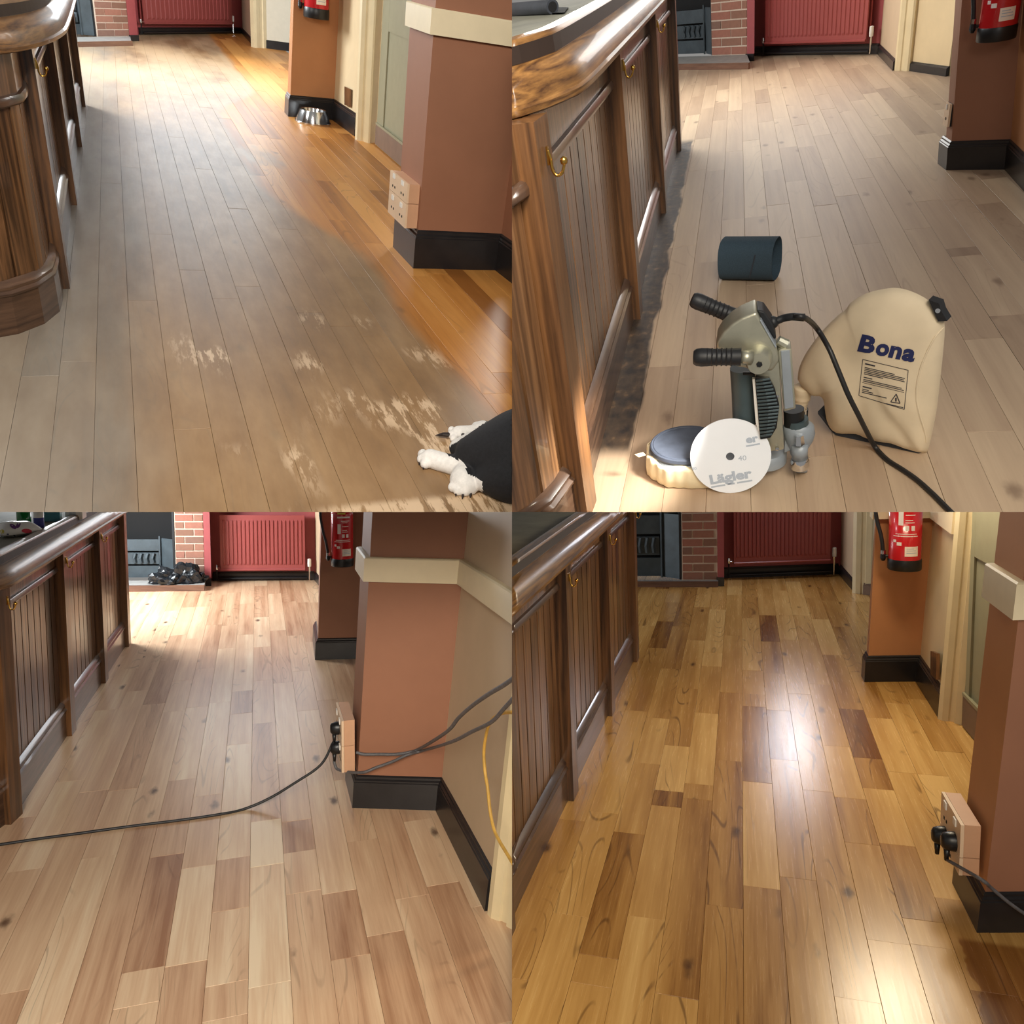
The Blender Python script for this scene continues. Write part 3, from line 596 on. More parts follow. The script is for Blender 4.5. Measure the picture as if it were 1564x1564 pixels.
post(TR, 'trim_1', ((1364, 108), (1387, 109)), 2.0, 'cream', 'cream corner post beyond the extinguisher pillar in the sanding view')
# --- sanded view
c = BL.at(538, 1234); zt = BL.hgt(c, 540, 1186); d0, d1 = BL.hgt(c, 556, 888), BL.hgt(c, 558, 851)
PB1, _ = cornerwall(BL, [(740, 1392), (665, 1238), (538, 1234), (527, 1191)], [(800, 915), (700, 889), (557, 889), (544, 880)], zt, 1.75,
    ['wall_right', 'wall_pillar_front', 'wall_pillar_side'], ['beige', 'terracotta', 'terracotta'],
    ['beige right hand wall behind the hanging cables', 'front of the near terracotta pillar crossed by cables', 'left side of the near terracotta pillar with plugged in sockets'],
    'baseboard_right', 'black skirting round the near pillar under the cables', (d0, d1), 'cream dado band on the near pillar above the cables')
c = BL.at(481, 1008)
cornerwall(BL, [(600, 1005), (481, 1008), (480, 1000)], [(610, 800), (487, 800), (485, 800)], BL.hgt(c, 481, 976), 1.9,
    ['wall_far_pillar', 'wall_far_pillar_side'], ['terracotta', 'terracotta'], ['dark far pillar with extinguisher in the sanded floor view', 'left edge of the far pillar in the sanded floor view'],
    'baseboard_far_pillar', 'black skirting of the far pillar in the sanded floor view', extra_far=.4)
post(BL, 'trim_2', ((741, 1398), (790, 1424)), 1.75, 'cream', 'cream door architrave at the right beside the yellow flex', .1, (778, 1060))
# --- varnished view
c = BR.at(1492, 1425); zt = BR.hgt(c, 1500, 1368); d0, d1 = BR.hgt(c, 1548, 946), BR.hgt(c, 1553, 889)
PV1, VL1 = cornerwall(BR, [(1640, 1424), (1492, 1425), (1454, 1348)], ['same', (1548, 956), 'same'], zt, 1.75,
    ['wall_pillar_front', 'wall_pillar_side'], ['terracotta', 'orange'], ['front of the near terracotta pillar beside the wet floor patch', 'left side of the near pillar in a lit paint tone above the socket box in the varnished view'],  # side uses the lighter paint: the light it catches is in the colour
    'baseboard_right', 'black skirting of the near pillar beside the wet floor patch', (d0, d1), 'cream dado band on the near pillar in the varnished view')
c = BR.at(1320, 1042); zt2 = BR.hgt(c, 1320, 1003); d0 = BR.hgt(c, 1335, 793)
PV2, VL2 = cornerwall(BR, [(1432, 1096), (1398, 1041), (1320, 1042), (1316, 1034)], [(1456, 808), (1421, 795), (1334, 795), (1331, 795)], zt2, 1.9,
    ['wall_recess', 'wall_far_pillar', 'wall_far_pillar_side'], ['creamwall', 'orange', 'orange'],
    ['cream recessed wall between extinguisher pillar and door frame in the varnished view', 'ochre far pillar with the fully visible extinguisher', 'left edge of the ochre extinguisher pillar in the varnished view'],
    'baseboard_far_pillar', 'charcoal skirting under the extinguisher in the varnished view', (d0, d0+.14), 'cream dado band behind the extinguisher in the varnished view', .02)
post(BR, 'trim_2', ((1301, 906), (1332, 909)), 1.9, 'cream', 'cream corner post left of the extinguisher pillar in the varnished view')
p, q = BR.at(1345, 912), BR.at(1318, 908); skirt(BR, 'baseboard_far_recess', [p, q], BR.hgt(q, 1318, 891), 'brown skirting end beside the cream corner post in the varnished view', 'kick')
post(BR, 'trim_3', ((1431, 1099), (1472, 1108)), 1.9, 'cream', 'worn cream door architrave in the varnished view', .12, (1458, 790))
dp, dq = BR.at(1472, 1110), BR.at(1500, 1143); dq = dp+(dq-dp)*2.0
kz = BR.hgt(dp, 1478, 1066)
leaf(BR, 'door_1', dp, dq, [(0, .1, 0, 1.9), (.9, 1, 0, 1.9), (.101, .899, 0, kz+.02), (.101, .899, BR.hgt(dp, 1500, 848), 1.9)], None, kz, 'grey green door with brown kick plate beside the worn architrave')

# ---------------------------------------------------------------- panelled bars
def j_hook(room, t, p, tan, nrm, z, s, par=None):
    e = Vector((nrm.x, nrm.y, 0)); b = Vector((p.x, p.y, z)); U = Vector((0, 0, 1))
    t = MB().prism([b+Vector((tan.x, tan.y, 0))*a*s+e*.001+U*c*s for a, c in ((-.009, -.03), (.009, -.03), (.009, .03), (-.009, .03))], e*.004).build('hook_plate', M['brass'], t, label='brass hook plate')
    pts = [b+e*.004*s+U*.02*s, b+e*.012*s-U*.01*s, b+e*.014*s-U*.045*s, b+e*.026*s-U*.066*s, b+e*.045*s-U*.062*s, b+e*.056*s-U*.04*s, b+e*.058*s-U*.024*s]
    MB().tube(crom(pts, 4), .0055*s, 8).build('hook', M['brass'], t, label='brass coat hook', smooth=True)
    MB().lathe([(.001, -.009), (.007, -.006), (.0085, 0), (.007, .006), (.001, .009)], b+e*.058*s-U*.022*s, n=8).build('hook_ball', M['brass'], t, smooth=True)
def bar(room, path, posts, h, prof, name, label, board=.105, top_depth=.55, zs=.17, zm=.86, pw=.05, hooks=(), s=1.0, post_extra=(), curve_n=24, hook_z=-.075, cpath=None, co=0):
    """path runs towards the viewer (offset + is the room side is to the LEFT of travel).  posts: distances along it."""
    t = thing(room, name, label, 'bar counter', (*path.p[-1], 0), group='panelled bar counters')
    n = curve_n
    path.slab(MB(), 0, path.len, -.25*s, -.022*s, .0, h-.01, n).build('carcass', M['groove'], t)
    ends = sorted(posts)
    segs = list(zip([0]+ends, ends+[path.len]))
    for a, b in segs:
        if b-a < .12: continue
        a0, b0 = a+(pw*s if a else 0), b-(pw*s if b < path.len else 0)
        k = max(2, round((b0-a0)/(board*s))); w = (b0-a0)/k
        for i in range(k):
            x0, x1 = a0+i*w+.006*s, a0+(i+1)*w-.006*s
            path.sweep(MB(), [(-.022*s, zs), (-.003*s, zs), (0, zs), (0, zm), (-.022*s, zm)], x0, x1, 2).build('board', M['barwood'], t)
        m = max(1, int((b0-a0)/.12))
        path.sweep(MB(), [(-.022*s, zm), (.006*s, zm), (.006*s, h), (-.022*s, h)], a0, b0, m).build('frieze', M['barwood'], t)
        zz = zm
        path.sweep(MB(), [(.0061*s, zz+.022*s), (.016*s, zz+.018*s), (.022*s, zz+.006*s), (.021*s, zz-.008*s), (.012*s, zz-.016*s), (.001*s, zz-.02*s), (.001*s, zz-.001), (.0061*s, zz-.001)], a0, b0, m).build('top_moulding', M['skirtwood'], t, smooth=True, angle=40)
        sk_ = path.sweep(MB(), [(.001*s, 0), (.024*s, 0), (.024*s, zs*.8), (.001*s, zs*.8)], a0, b0, m).build('skirting', M['skirtwood'], t)
        path.sweep(MB(), [(.001*s, zs*.8+.001), (.030*s, zs*.8+.001), (.031*s, zs*.85), (.022*s, zs*.9), (.024*s, zs*.97), (.014*s, zs*1.04), (.001*s, zs*1.08)], a0, b0, m).build('skirting_moulding', M['skirtwood'], sk_, smooth=True, angle=40)
    for q in ends:
        pr = .052*s
        path.sweep(MB(), [(-.02*s, 0), (pr, 0), (pr, h), (-.02*s, h)], q-pw*s, q+pw*s, 1).build('post', M['barpost'], t)
    cp = cpath or path; prof = [(a-co, z) for a, z in prof]
    cp.sweep(MB(), prof, 0, cp.len, n).build('counter_edge', M['counter'], t, smooth=True, angle=30)
    sc = (prof[3][0]-prof[-1][0])/.126; z9 = prof[9][1]; o9 = prof[10][0]
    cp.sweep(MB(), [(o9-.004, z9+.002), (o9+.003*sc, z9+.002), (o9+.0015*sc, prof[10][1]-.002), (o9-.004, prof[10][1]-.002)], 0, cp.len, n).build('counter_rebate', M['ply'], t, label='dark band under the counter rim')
    o, z = prof[-1]
    cp.slab(MB(), 0, cp.len, o-top_depth*s, o-.001, z-.03, z-.012*s, n).build('counter_top', M['countertop'], t)
    for q in hooks:
        p, g, nn = path.at(q); j_hook(room, t, p+nn*.052*s, g, nn, h+hook_z*s, .62)
    return t
def cprof(h, s=1.0, o=.0):
    return [(o-.02*s, h-.002), (o+.075*s, h-.002), (o+.088*s, h+.004*s), (o+.09*s, h+.018*s), (o+.080*s, h+.024*s), (o+.079*s, h+.030*s), (o+.074*s, h+.058*s), (o+.060*s, h+.082*s), (o+.036*s, h+.096*s),
            (o+.026*s, h+.100*s), (o+.024*s, h+.142*s), (o+.020*s, h+.152*s), (o-.006*s, h+.157*s), (o-.03*s, h+.151*s), (o-.036*s, h+.135*s)]
# each path runs from the far end towards the viewer; its left side is the room... so travel is reversed for x > 0 side
def barpath(far, near, curve=()):
    return Path([far, near]+list(curve))
# worn floor view: straight run then the rounded end
f3, f2, f1, st = [TL.at(*p) for p in ((131, 162), (126, 222), (114, 310), (107, 440))]
k = .052
fx = TL.at(131, 162)
crv = crom([(st.x-k, st.y, 0), TL.at(97, 470)-Vector((.03, -.03, 0)), TL.at(80, 492)-Vector((.02, -.04, 0)), TL.at(45, 508)-Vector((.02, -.05, 0)), TL.at(0, 521)-Vector((0, -.05, 0)), TL.at(-70, 528)-Vector((0, -.05, 0)), TL.at(-170, 528)-Vector((0, -.05, 0))], 6)
pth = Path([(fx.x-k, fx.y+.06)]+[tuple(p)[:2] for p in crv])
PATH_TL = pth
hT = .955
cpt = Path([tuple(p)[:2] for p in crom([TL.at(u, v, hT) for u, v in ((121.5, -16), (118, 0), (112, 25), (105, 47), (97, 57), (77, 68), (38, 79), (0, 84), (-60, 87), (-130, 88))], 6)])
bar(TL, pth, [.06, pth.near(f2), pth.near(f1), pth.near(st)-.04], hT, cprof(hT, .95), 'bar_counter', 'panelled oak bar with rounded end and glossy counter beside the worn floor', zm=.80, zs=.19, hooks=[pth.near(st)-.04], curve_n=60, board=.12, top_depth=.5, cpath=cpt, co=.09*.95)
# sanding view
f3, f2, f1, st = [TR.at(*p) for p in ((1041, 228), (1021, 321), (987, 481), (907, 782))]
crv = crom([(st.x-k, st.y+.08, 0), (st.x-k-.004, st.y-.02, 0), (st.x-k-.03, st.y-.15, 0), (st.x-k-.10, st.y-.27, 0), (st.x-k-.22, st.y-.35, 0), (st.x-k-.40, st.y-.39, 0), (st.x-k-.7, st.y-.40, 0)], 6)
pth = Path([(f3.x-k, f3.y+.05)]+[tuple(p)[:2] for p in crv])
hT = 1.0
cpt = Path([tuple(p)[:2] for p in crom([TR.at(u, v, hT) for u, v in ((1038, -22), (1020, 0), (960, 70), (905, 131), (878, 149), (840, 166), (782, 185), (720, 197), (640, 205))], 6)])
bar(TR, pth, [.05, pth.near(f2), pth.near(f1), pth.near(st)+.0], hT, cprof(hT, .9), 'bar_counter', 'dark panelled oak bar with rounded end beside the sanding machine', zm=.87, zs=.165, hooks=[pth.near(st), pth.near(f1), pth.near(f2)], curve_n=60, board=.125, top_depth=.45, cpath=cpt, co=.09*.9)
# sanded view
f4, f3, f2, f1 = [BL.at(*p) for p in ((199, 985), (164, 1040), (112, 1119), (31, 1249))]
d = (f1-f4).normalized(); pth = Path([(f4.x-k, f4.y+.05), (f1.x-k, f1.y), (f1.x-k+d.x*.9-.25, f1.y+d.y*.9)])
pth = Path([(f4.x-k, f4.y+.05), (f1.x-k, f1.y), (f1.x-k-.10, f1.y-.25), (f1.x-k-.5, f1.y-.5)])
hT = 1.08
bar(BL, pth, [.05, pth.near(f3), pth.near(f2), pth.near(f1)], hT, cprof(hT, .92), 'bar_counter', 'panelled oak bar with packaging on its counter beside the sanded floor', zm=.97, zs=.19, hooks=[pth.near(f1), pth.near(f2), pth.near(f3)], curve_n=40, board=.105, top_depth=.7, hook_z=-.06)
# varnished view
f3, f2, f1 = [BR.at(*p) for p in ((975, 1008), (940, 1089), (880, 1216))]
d = (f1-f3).normalized(); pth = Path([(f3.x-k, f3.y+.05), (f1.x-k, f1.y), (f1.x-k+d.x*2, f1.y+d.y*2)])
hT = 1.12
bar(BR, pth, [.05, pth.near(f2), pth.near(f1), pth.near(f1)+1.0], hT, cprof(hT, .92), 'bar_counter', 'warm lit panelled oak bar beside the golden varnished floor', zm=1.01, zs=.19, hooks=[.05, pth.near(f2), pth.near(f1)], curve_n=20, board=.105, top_depth=.7, hook_z=-.075)
# ---------------------------------------------------------------- things hung on or standing by the walls
def depth_of(room, p): return -(room.R @ (Vector(p)-room.eye)).z
def rp(room, u, v, d): return room.eye+room.ray(u, v)*d
def plane_px(room, p, q, off, u, v):             # picture point on the plane p-q shifted off metres towards the eye
    d = Vector((q[0]-p[0], q[1]-p[1], 0)).normalized(); n = Vector((d.y, -d.x, 0))
    if n.dot(room.eye-v3(p, room.H)) < 0: n = -n
    a = v3(p, 0)+n*off; return room.wall(a, a+d, u, v), n, d
def extinguisher(room, p, q, u, v, wpx, label, hose_px=None):
    c0 = plane_px(room, p, q, .02, u, v)[0]; r = wpx/2*room.mpp(c0); c, n, d = plane_px(room, p, q, r*1.05+.01, u, v)
    r = wpx/2*room.mpp(c); b = c-Vector((0, 0, -r*.12)); h = r*5.6
    t = thing(room, 'fire_extinguisher', label, 'extinguisher', b, group='fire extinguishers')
    MB().lathe([(.01, .012), (r*.985, .012), (r, r*.2), (r, h*.86), (r*.9, h*.93), (r*.55, h*.985), (r*.3, h), (r*.25, h*1.03), (.01, h*1.03)], b, n=40).build('cylinder', M['extred'], t, smooth=True, angle=50)
    MB().lathe([(r*.8, 0), (r*1.0, .002), (r*1.035, r*.08), (r*1.035, r*.70), (r*1.01, r*.76), (r*1.003, r*.76), (r*1.003, r*.1), (r*.8, .008)], b, n=40).build('base_cup', M['blackplastic'], t, smooth=True, angle=50, label='black plastic base')
    MB().lathe([(r*.24, 0), (r*.3, r*.1), (r*.3, r*.4), (r*.15, r*.45), (.005, r*.45)], b+Vector((0, 0, h*1.03)), n=16).build('valve', M['brass'], t, smooth=True, angle=40)
    for k in (0, 1): MB().cbox((b.x-r*.1-r*.9*0, b.y-r*.12, b.z+h*1.06+k*r*.45), (b.x+r*1.1, b.y+r*.12, b.z+h*1.06+r*.14+k*r*.45), .003).build('lever', M['blackplastic'], t)
    e = room.eye-b; ph = math.atan2(e.y, e.x)
    def patch(a0, a1, z0, z1, mat, name, rr=1.004, n=8, lab=None, par=None):
        ps = [[b+Vector((math.cos(ph+a)*r*k, math.sin(ph+a)*r*k, z)) for k, z in ((1.001, z0), (rr, z0), (rr, z1), (1.001, z1))] for a in [a0+(a1-a0)*i/n for i in range(n+1)]]
        return MB().rings(ps).build(name, M[mat], par or t, label=lab)
    st_ = patch(.0, .85, r*1.05, r*1.7, 'sticker', 'service_sticker', 1.006, lab='white service sticker')
    for i, (a0, a1, z) in enumerate(((.1, .75, 1.25), (.1, .7, 1.4), (.1, .55, 1.53))): patch(a0, a1, r*z, r*(z+.045), 'printgrey', 'sticker_line', 1.009, par=st_)
    for i, (a0, a1, z, dz) in enumerate(((-.75, .8, 2.35, .05), (-.6, .75, 2.5, .04), (-.5, -.2, 1.75, .22), (-.75, -.55, 1.95, .18), (-.45, .75, 4.55, .14), (-.1, .7, 4.25, .05), (0, .5, 4.1, .05), (0, .6, 3.75, .05), (0, .45, 3.4, .05), (0, .55, 3.25, .05), (-.42, -.12, 3.1, .9), (0, .22, 2.75, .32), (.36, .58, 2.75, .32))):
        patch(a0, a1, r*z, r*(z+dz), 'print', 'white_print', 1.004)
    patch(-.42, .3, r*4.9, r*5.05, 'yellow', 'yellow_print', 1.004)
    # hose down the left side to a nozzle clip
    L = -Vector((math.cos(ph+PI/2), math.sin(ph+PI/2), 0)); F_ = Vector((math.cos(ph), math.sin(ph), 0)); U = Vector((0, 0, 1))
    pts = [b+U*h*1.08+L*r*.2, b+U*h*1.1+L*r*1.0, b+U*h*.95+L*r*1.9, b+U*h*.62+L*r*1.75, b+U*h*.38+L*r*1.42+F_*r*.1, b+U*r*1.0+L*r*1.28+F_*r*.1]
    MB().tube(crom(pts, 6), r*.13, 8).build('hose', M['rubber'], t, smooth=True)
    q0 = b+U*r*.95+L*r*1.28+F_*r*.1
    MB().tube([q0+U*r*.3, q0+U*r*.05], r*.16, 8).build('hose_ferrule', M['steel'], t)
    MB().tube([q0+U*r*.04, q0-U*r*.25, q0-U*r*.42], [r*.17, r*.19, r*.1], 8).build('nozzle', M['blackplastic'], t)
    MB().tube([q0-U*r*.1, q0-U*r*.1-L*r*.42], r*.1, 6).build('nozzle_clip', M['blackplastic'], t)
    return t
extinguisher(TL, PL2[1], PL2[2], 483, 31, 37, 'red fire extinguisher with its base showing above the dog bowl', None)
extinguisher(TR, PR1[1], PR1[2], 1520, 65, 52, 'red fire extinguisher on the dark pillar in the sanding view')
extinguisher(BL, BL.at(541, 1006), BL.at(481, 1008), 523, 866, 33, 'red fire extinguisher half hidden by the near pillar above the sanded floor')
extinguisher(BR, PV2[1], PV2[2], 1381, 872, 46, 'red fire extinguisher in full view over the charcoal skirting in the varnished view')

def socket(room, p, q, px, label, mat, plugs=(), holes=2, name='socket_box', depth=None):
    """Surface socket box on the side plane p-q; px = picture corners (u0,v_top,v_bottom,u1 along the floor line)."""
    d = Vector((q[0]-p[0], q[1]-p[1], 0)).normalized(); n = Vector((d.y, -d.x, 0))
    if n.x > 0: n = -n
    L = (v3(q, 0)-v3(p, 0)).length; a, b, z0, z1 = px
    t = thing(room, name, label, 'socket', v3(p+(q-p)*((a+b)/2), z0), group='socket boxes on pillars')
    dep = depth or .055
    P = lambda s, o, z: v3(p, z)+d*(L*s)+n*(o-.018)
    m = MB().prism([P(a, 0, z0), P(b, 0, z0), P(b, dep, z0), P(a, dep, z0)], (0, 0, z1-z0)); m.build('box', M[mat], t)
    fpl = MB().prism([P(a-.01, dep+.001, z0), P(b+.01, dep+.001, z0), P(b+.01, dep+.012, z0), P(a-.01, dep+.012, z0)], (0, 0, z1-z0)).build('face_plate', M['creamplastic'], t)
    for i in range(holes):
        f = (i+.5)/holes; zc = z0+(z1-z0)*.55; w = .16
        s_ = a+(b-a)*f
        MB().prism([P(s_-.05, dep+.0125, zc+.02), P(s_+.05, dep+.0125, zc+.02), P(s_+.05, dep+.017, zc+.02), P(s_-.05, dep+.017, zc+.02)], (0, 0, .025)).build('switch', M['whiteplastic'], fpl)
        for k in (-.05, .05):
            MB().prism([P(s_+k-.02, dep+.0122, zc-.03), P(s_+k+.02, dep+.0122, zc-.03), P(s_+k+.02, dep+.0132, zc-.03), P(s_+k-.02, dep+.0132, zc-.03)], (0, 0, .012)).build('pin_hole', M['soot'], fpl)
    return P, dep
# two stacked socket boxes on the near pillar, worn floor view
p, q = PL1[2], PL1[3]
zA, zB, zC = TL.hgt(p, 626, 352), TL.hgt(p, 630, 314), TL.hgt(p, 636, 285)
socket(TL, p, q, (.12, .92, zA+.002, zB-.003), 'lower of the two stacked socket boxes on the pillar by the dog', 'pinkplastic', depth=.06)
socket(TL, p, q, (.12, .92, zB, zC), 'upper of the two stacked socket boxes on the pillar by the dog', 'pinkplastic', depth=.06)
# sanding view: small dark fitting on the pillar's left edge
p, q = PR1[2], PR1[3]; z0 = TR.hgt(q, 1440, 190); z1 = TR.hgt(q, 1442, 156)
socket(TR, p, q, (.3, 1.0, z0, z1), 'dark plug socket on the left edge of the extinguisher pillar in the sanding view', 'blackplastic', holes=1, depth=.02)
# plugs with leads
def plug(room, name, c, n, label, s=1.0):
    t = thing(room, name, label, 'plug', c, group='plugs in pillar sockets')
    U = Vector((0, 0, 1)); X = n.cross(U).normalized()
    MB().rings([[c+n*o*s+(X*math.cos(a)*w+U*math.sin(a)*h_)*s for a in [2*PI*k/12 for k in range(12)]] for o, w, h_ in ((0, .026, .028), (.012, .026, .028), (.03, .020, .024), (.036, .012, .016))]).build('body', M['blackplastic'], t, smooth=True, angle=40)
    MB().tube([c+n*.02*s-U*.026*s, c+n*.02*s-U*.06*s], [.009*s, .006*s], 8).build('lead_sleeve', M['blackplastic'], t, smooth=True)
    return t
p, q = PB1[2], PB1[3]; zA = BL.hgt(p, 540, 1184); zM = BL.hgt(p, 540, 1143); zT = BL.hgt(p, 543, 1104)
P1, dp1 = socket(BL, p, q, (.12, .95, zA+.002, zM-.002), 'lower socket box on the near pillar with a cable plugged in', 'pinkplastic', depth=.05)
P2, dp2 = socket(BL, p, q, (.12, .95, zM, zT), 'upper socket box on the near pillar with a cable plugged in', 'pinkplastic', depth=.05)
dd = Vector((q[0]-p[0], q[1]-p[1], 0)).normalized(); nb = Vector((dd.y, -dd.x, 0)); nb = nb if nb.x < 0 else -nb
cU, cD = P2(.45, dp2+.013, (zM+zT)/2-.01), P1(.45, dp1+.013, (zA+zM)/2+.02)
plug(BL, 'plug', cU, nb, 'black plug in the upper socket box of the near pillar', 1.15); plug(BL, 'plug', cD, nb, 'black plug in the lower socket box of the near pillar', 1.15)
p, q = PV1[1], PV1[2]; zA = BR.hgt(p, 1488, 1338)*.98; c = p+(q-p)*.35
zT = BR.hgt(c, 1495, 1255); zA = BR.hgt(c, 1478, 1328); zM = zA+(zT-zA)*.36
P1, dp1 = socket(BR, p, q, (.22, 1.02, zA, zM-.003), 'lower cream socket box on the near pillar in the varnished view', 'pinkplastic', depth=.05, holes=1)
P2, dp2 = socket(BR, p, q, (.22, 1.02, zM, zT), 'upper cream socket box on the near pillar in the varnished view', 'pinkplastic', depth=.05)
dd = Vector((q[0]-p[0], q[1]-p[1], 0)).normalized(); nv = Vector((dd.y, -dd.x, 0)); nv = nv if nv.x < 0 else -nv
vU, vD = P2(.40, dp2+.013, zM+(zT-zM)*.22), P1(.80, dp1+.013, (zA+zM)/2+.015)
plug(BR, 'plug', vU, nv, 'square black plug in the upper cream socket box', 1.2); plug(BR, 'plug', vD, nv, 'black plug in the lower cream socket box', 1.2)

# ---------------------------------------------------------------- cables
def cable(room, name, pts, r, mat, label, n=6, cat='cable'):
    return MB().tube(crom(pts, n), r, 8).build(name, M[mat], room, label, smooth=True, cat=cat)
tipU = cU+nb*.026-Vector((0, 0, .066)); tipD = cD+nb*.026-Vector((0, 0, .066))
dF = depth_of(BL, BL.at(372, 1236)); dE = depth_of(BL, tipU)
pts = [BL.at(u, v, .005) for u, v in ((-60, 1299), (0, 1290), (60, 1281), (120, 1273), (200, 1262), (280, 1252), (340, 1243), (372, 1236))]
for u, v in ((410, 1220), (450, 1196), (490, 1168)): f = (u-372)/(521-372); pts.append(rp(BL, u, v, dF+(dE-dF)*f))
pts.append(tipU); cable(BL, 'extension_cable', pts, .0065, 'cable', 'black cable trailing left across the sanded floor from the upper plug')
p0, p1, p2 = PB1[0], PB1[1], PB1[2]
fr = lambda u, v, o=.035: plane_px(BL, p1, p2, o, u, v)[0]
rw = lambda u, v, o=.05: plane_px(BL, p0, p1, o, u, v)[0]
pts = [tipD+Vector((0, 0, -.002)), tipD+Vector((.02, -.03, -.035))]+[fr(u, v) for u, v in ((552, 1180), (575, 1172), (600, 1163), (622, 1153), (648, 1146))]+[rw(u, v, .09) for u, v in ((690, 1133), (720, 1118), (750, 1103), (770, 1082), (790, 1060))]
cable(BL, 'power_cable', pts, .0068, 'cablegrey', 'lower grey cable rising right from the lower plug')
cable(BL, 'power_cable', [fr(u, v, .02) for u, v in ((544, 1149), (556, 1152), (580, 1152), (605, 1152), (625, 1149), (642, 1143))]+[rw(u, v, .10) for u, v in ((682, 1118), (700, 1097), (720, 1079), (745, 1061), (770, 1046), (792, 1030))], .0075, 'cablegrey', 'upper grey cable crossing the pillar and rising right')
cable(BL, 'yellow_flex', [rw(u, v, .04) for u, v in ((795, 1089), (775, 1088), (760, 1092), (748, 1104), (742, 1125), (739, 1150), (741, 1180), (745, 1205), (748, 1235), (754, 1265), (763, 1285), (772, 1300), (784, 1320))], .006, 'yellowflex', 'thin yellow flex hanging on the beige wall')
tipU, tipD = vU+nv*.026-Vector((0, 0, .066)), vD+nv*.026-Vector((0, 0, .066))
pf = lambda u, v, o=.03: plane_px(BR, PV1[0], PV1[1], o, u, v)[0]
cable(BR, 'power_cable', [vU+nv*.024-Vector((0, 0, .07)), pf(1498, 1343, .06), pf(1515, 1357), pf(1540, 1378), pf(1564, 1395), pf(1590, 1412)], .006, 'cablegrey', 'grey cable running from the cream sockets across the near pillar skirting')

# small wooden block left standing on the recess skirting
a = plane_px(TL, PL2[0], PL2[1], .0, 531, 158)[0]
pane(TL, PL2[0], PL2[1], [(526, 160), (534, 163), (534, 136), (526, 132)], .018, 'barpost', 'wood_offcut', None, 0, label='small wood offcut on the skirting between dog bowl and door frame', cat='offcut')
pane(BR, PV2[0], PV2[1], [(1421, 1030), (1430, 1038), (1430, 998), (1421, 994)], .018, 'barpost', 'wood_offcut', None, 0, label='small wood offcut on the skirting left of the worn architrave', cat='offcut')

# ---------------------------------------------------------------- bin liner on the hearth, packaging on the counter
def crumple(c, sx, sy, sz, seed, n=40):
    bm = bmesh.new(); bmesh.ops.create_icosphere(bm, subdivisions=4, radius=1)
    for v in bm.verts:
        p = v.co.copy(); k = 1+.45*noise.ridged_multi_fractal(p*1.3+Vector((seed, 0, 0)), .9, 2.1, 4, .9, 2.0)*.5-.35+.35*noise.noise(p*2.2+Vector((0, seed, 0)))
        p *= k; v.co = Vector((p.x*sx, p.y*sy, max(-.02, p.z)*sz if p.z > 0 else p.z*.05*sz))
    bm.verts.index_update(); vs = [v.co+Vector(c) for v in bm.verts]; fs = [[v.index for v in f.verts] for f in bm.faces]; bm.free(); return MB().add(vs, fs)
hzB = BL.hgt(BL.at(312, 903), 312, 893.5)
a, b = BL.at(236, 891, hzB), BL.at(304, 890, hzB); c = (a+b)/2
g = thing(BL, 'bin_liner', 'crumpled black bin liner lying on the hearth before the fireplace', 'bin bag', c)
m = crumple(c+Vector((-.09, .02, .012)), .22, .12, .17, 3.3); m2 = crumple(c+Vector((.10, .0, .012)), .21, .1, .22, 7.1); m.add(m2.v, m2.f); m3 = crumple(c+Vector((.22, .01, .012)), .1, .08, .12, 1.7); m.add(m3.v, m3.f)
m.build('crumpled_sheet', M['binbag'], g)
zc = 1.08+.135*.92-.012
Z = lambda u, v, z=0: BL.at(u, v, zc+z)
# wrapper: pillow shaped pouch
def pouch(room, name, o, ex, ey, ez, label):
    n = 12; g_ = []
    for sgn in (1, -1):
        for i in range(n+1):
            for j in range(n+1):
                x, y = i/n*2-1, j/n*2-1; t_ = max(0, (1-x**4))*max(0, (1-y**4))
                g_.append(o+ex*x+ey*y+ez*(sgn*t_*(.5 if sgn > 0 else .12)+.14+.10*noise.noise(Vector((x*2, y*2, sgn)))*t_))
    N = (n+1)**2; fs = []
    for i in range(n):
        for j in range(n):
            k = i*(n+1)+j; fs += [(k, k+1, k+n+2, k+n+1), (N+k, N+k+n+1, N+k+n+2, N+k+1)]
    bd = [j for j in range(n+1)]+[i*(n+1)+n for i in range(1, n+1)]+[n*(n+1)+j for j in range(n-1, -1, -1)]+[i*(n+1) for i in range(n-1, 0, -1)]
    for a_, b_ in zip(bd, bd[1:]+bd[:1]): fs.append((a_, b_, N+b_, N+a_))
    return MB().add(g_, fs)
o_ = (Z(0, 822)+Z(60, 815))/2+Vector((-.02, .02, .0)); ex = (Z(60, 815)-Z(-10, 822))*.5; ex.z = 0; ey = Vector((-ex.y, ex.x, 0)).normalized()*.085
g = thing(BL, 'wrapper', 'white wrapper with purple and red print on the counter beside the sanded floor', 'wrapper', o_)
pm = pouch(BL, 'w', o_, ex, ey, Vector((0, 0, .12)), ''); pm.build('pouch', M['paperbag'], g, smooth=True)
bv = BVHTree.FromPolygons([tuple(v) for v in pm.v], pm.f)
def onto(room, bvh, px, lift=.0015):
    out = []
    for u, v in px:
        d = room.ray(u, v).normalized(); h, *_ = bvh.ray_cast(room.eye, d)
        if h is None: return None
        out.append(h-d*lift)
    return out
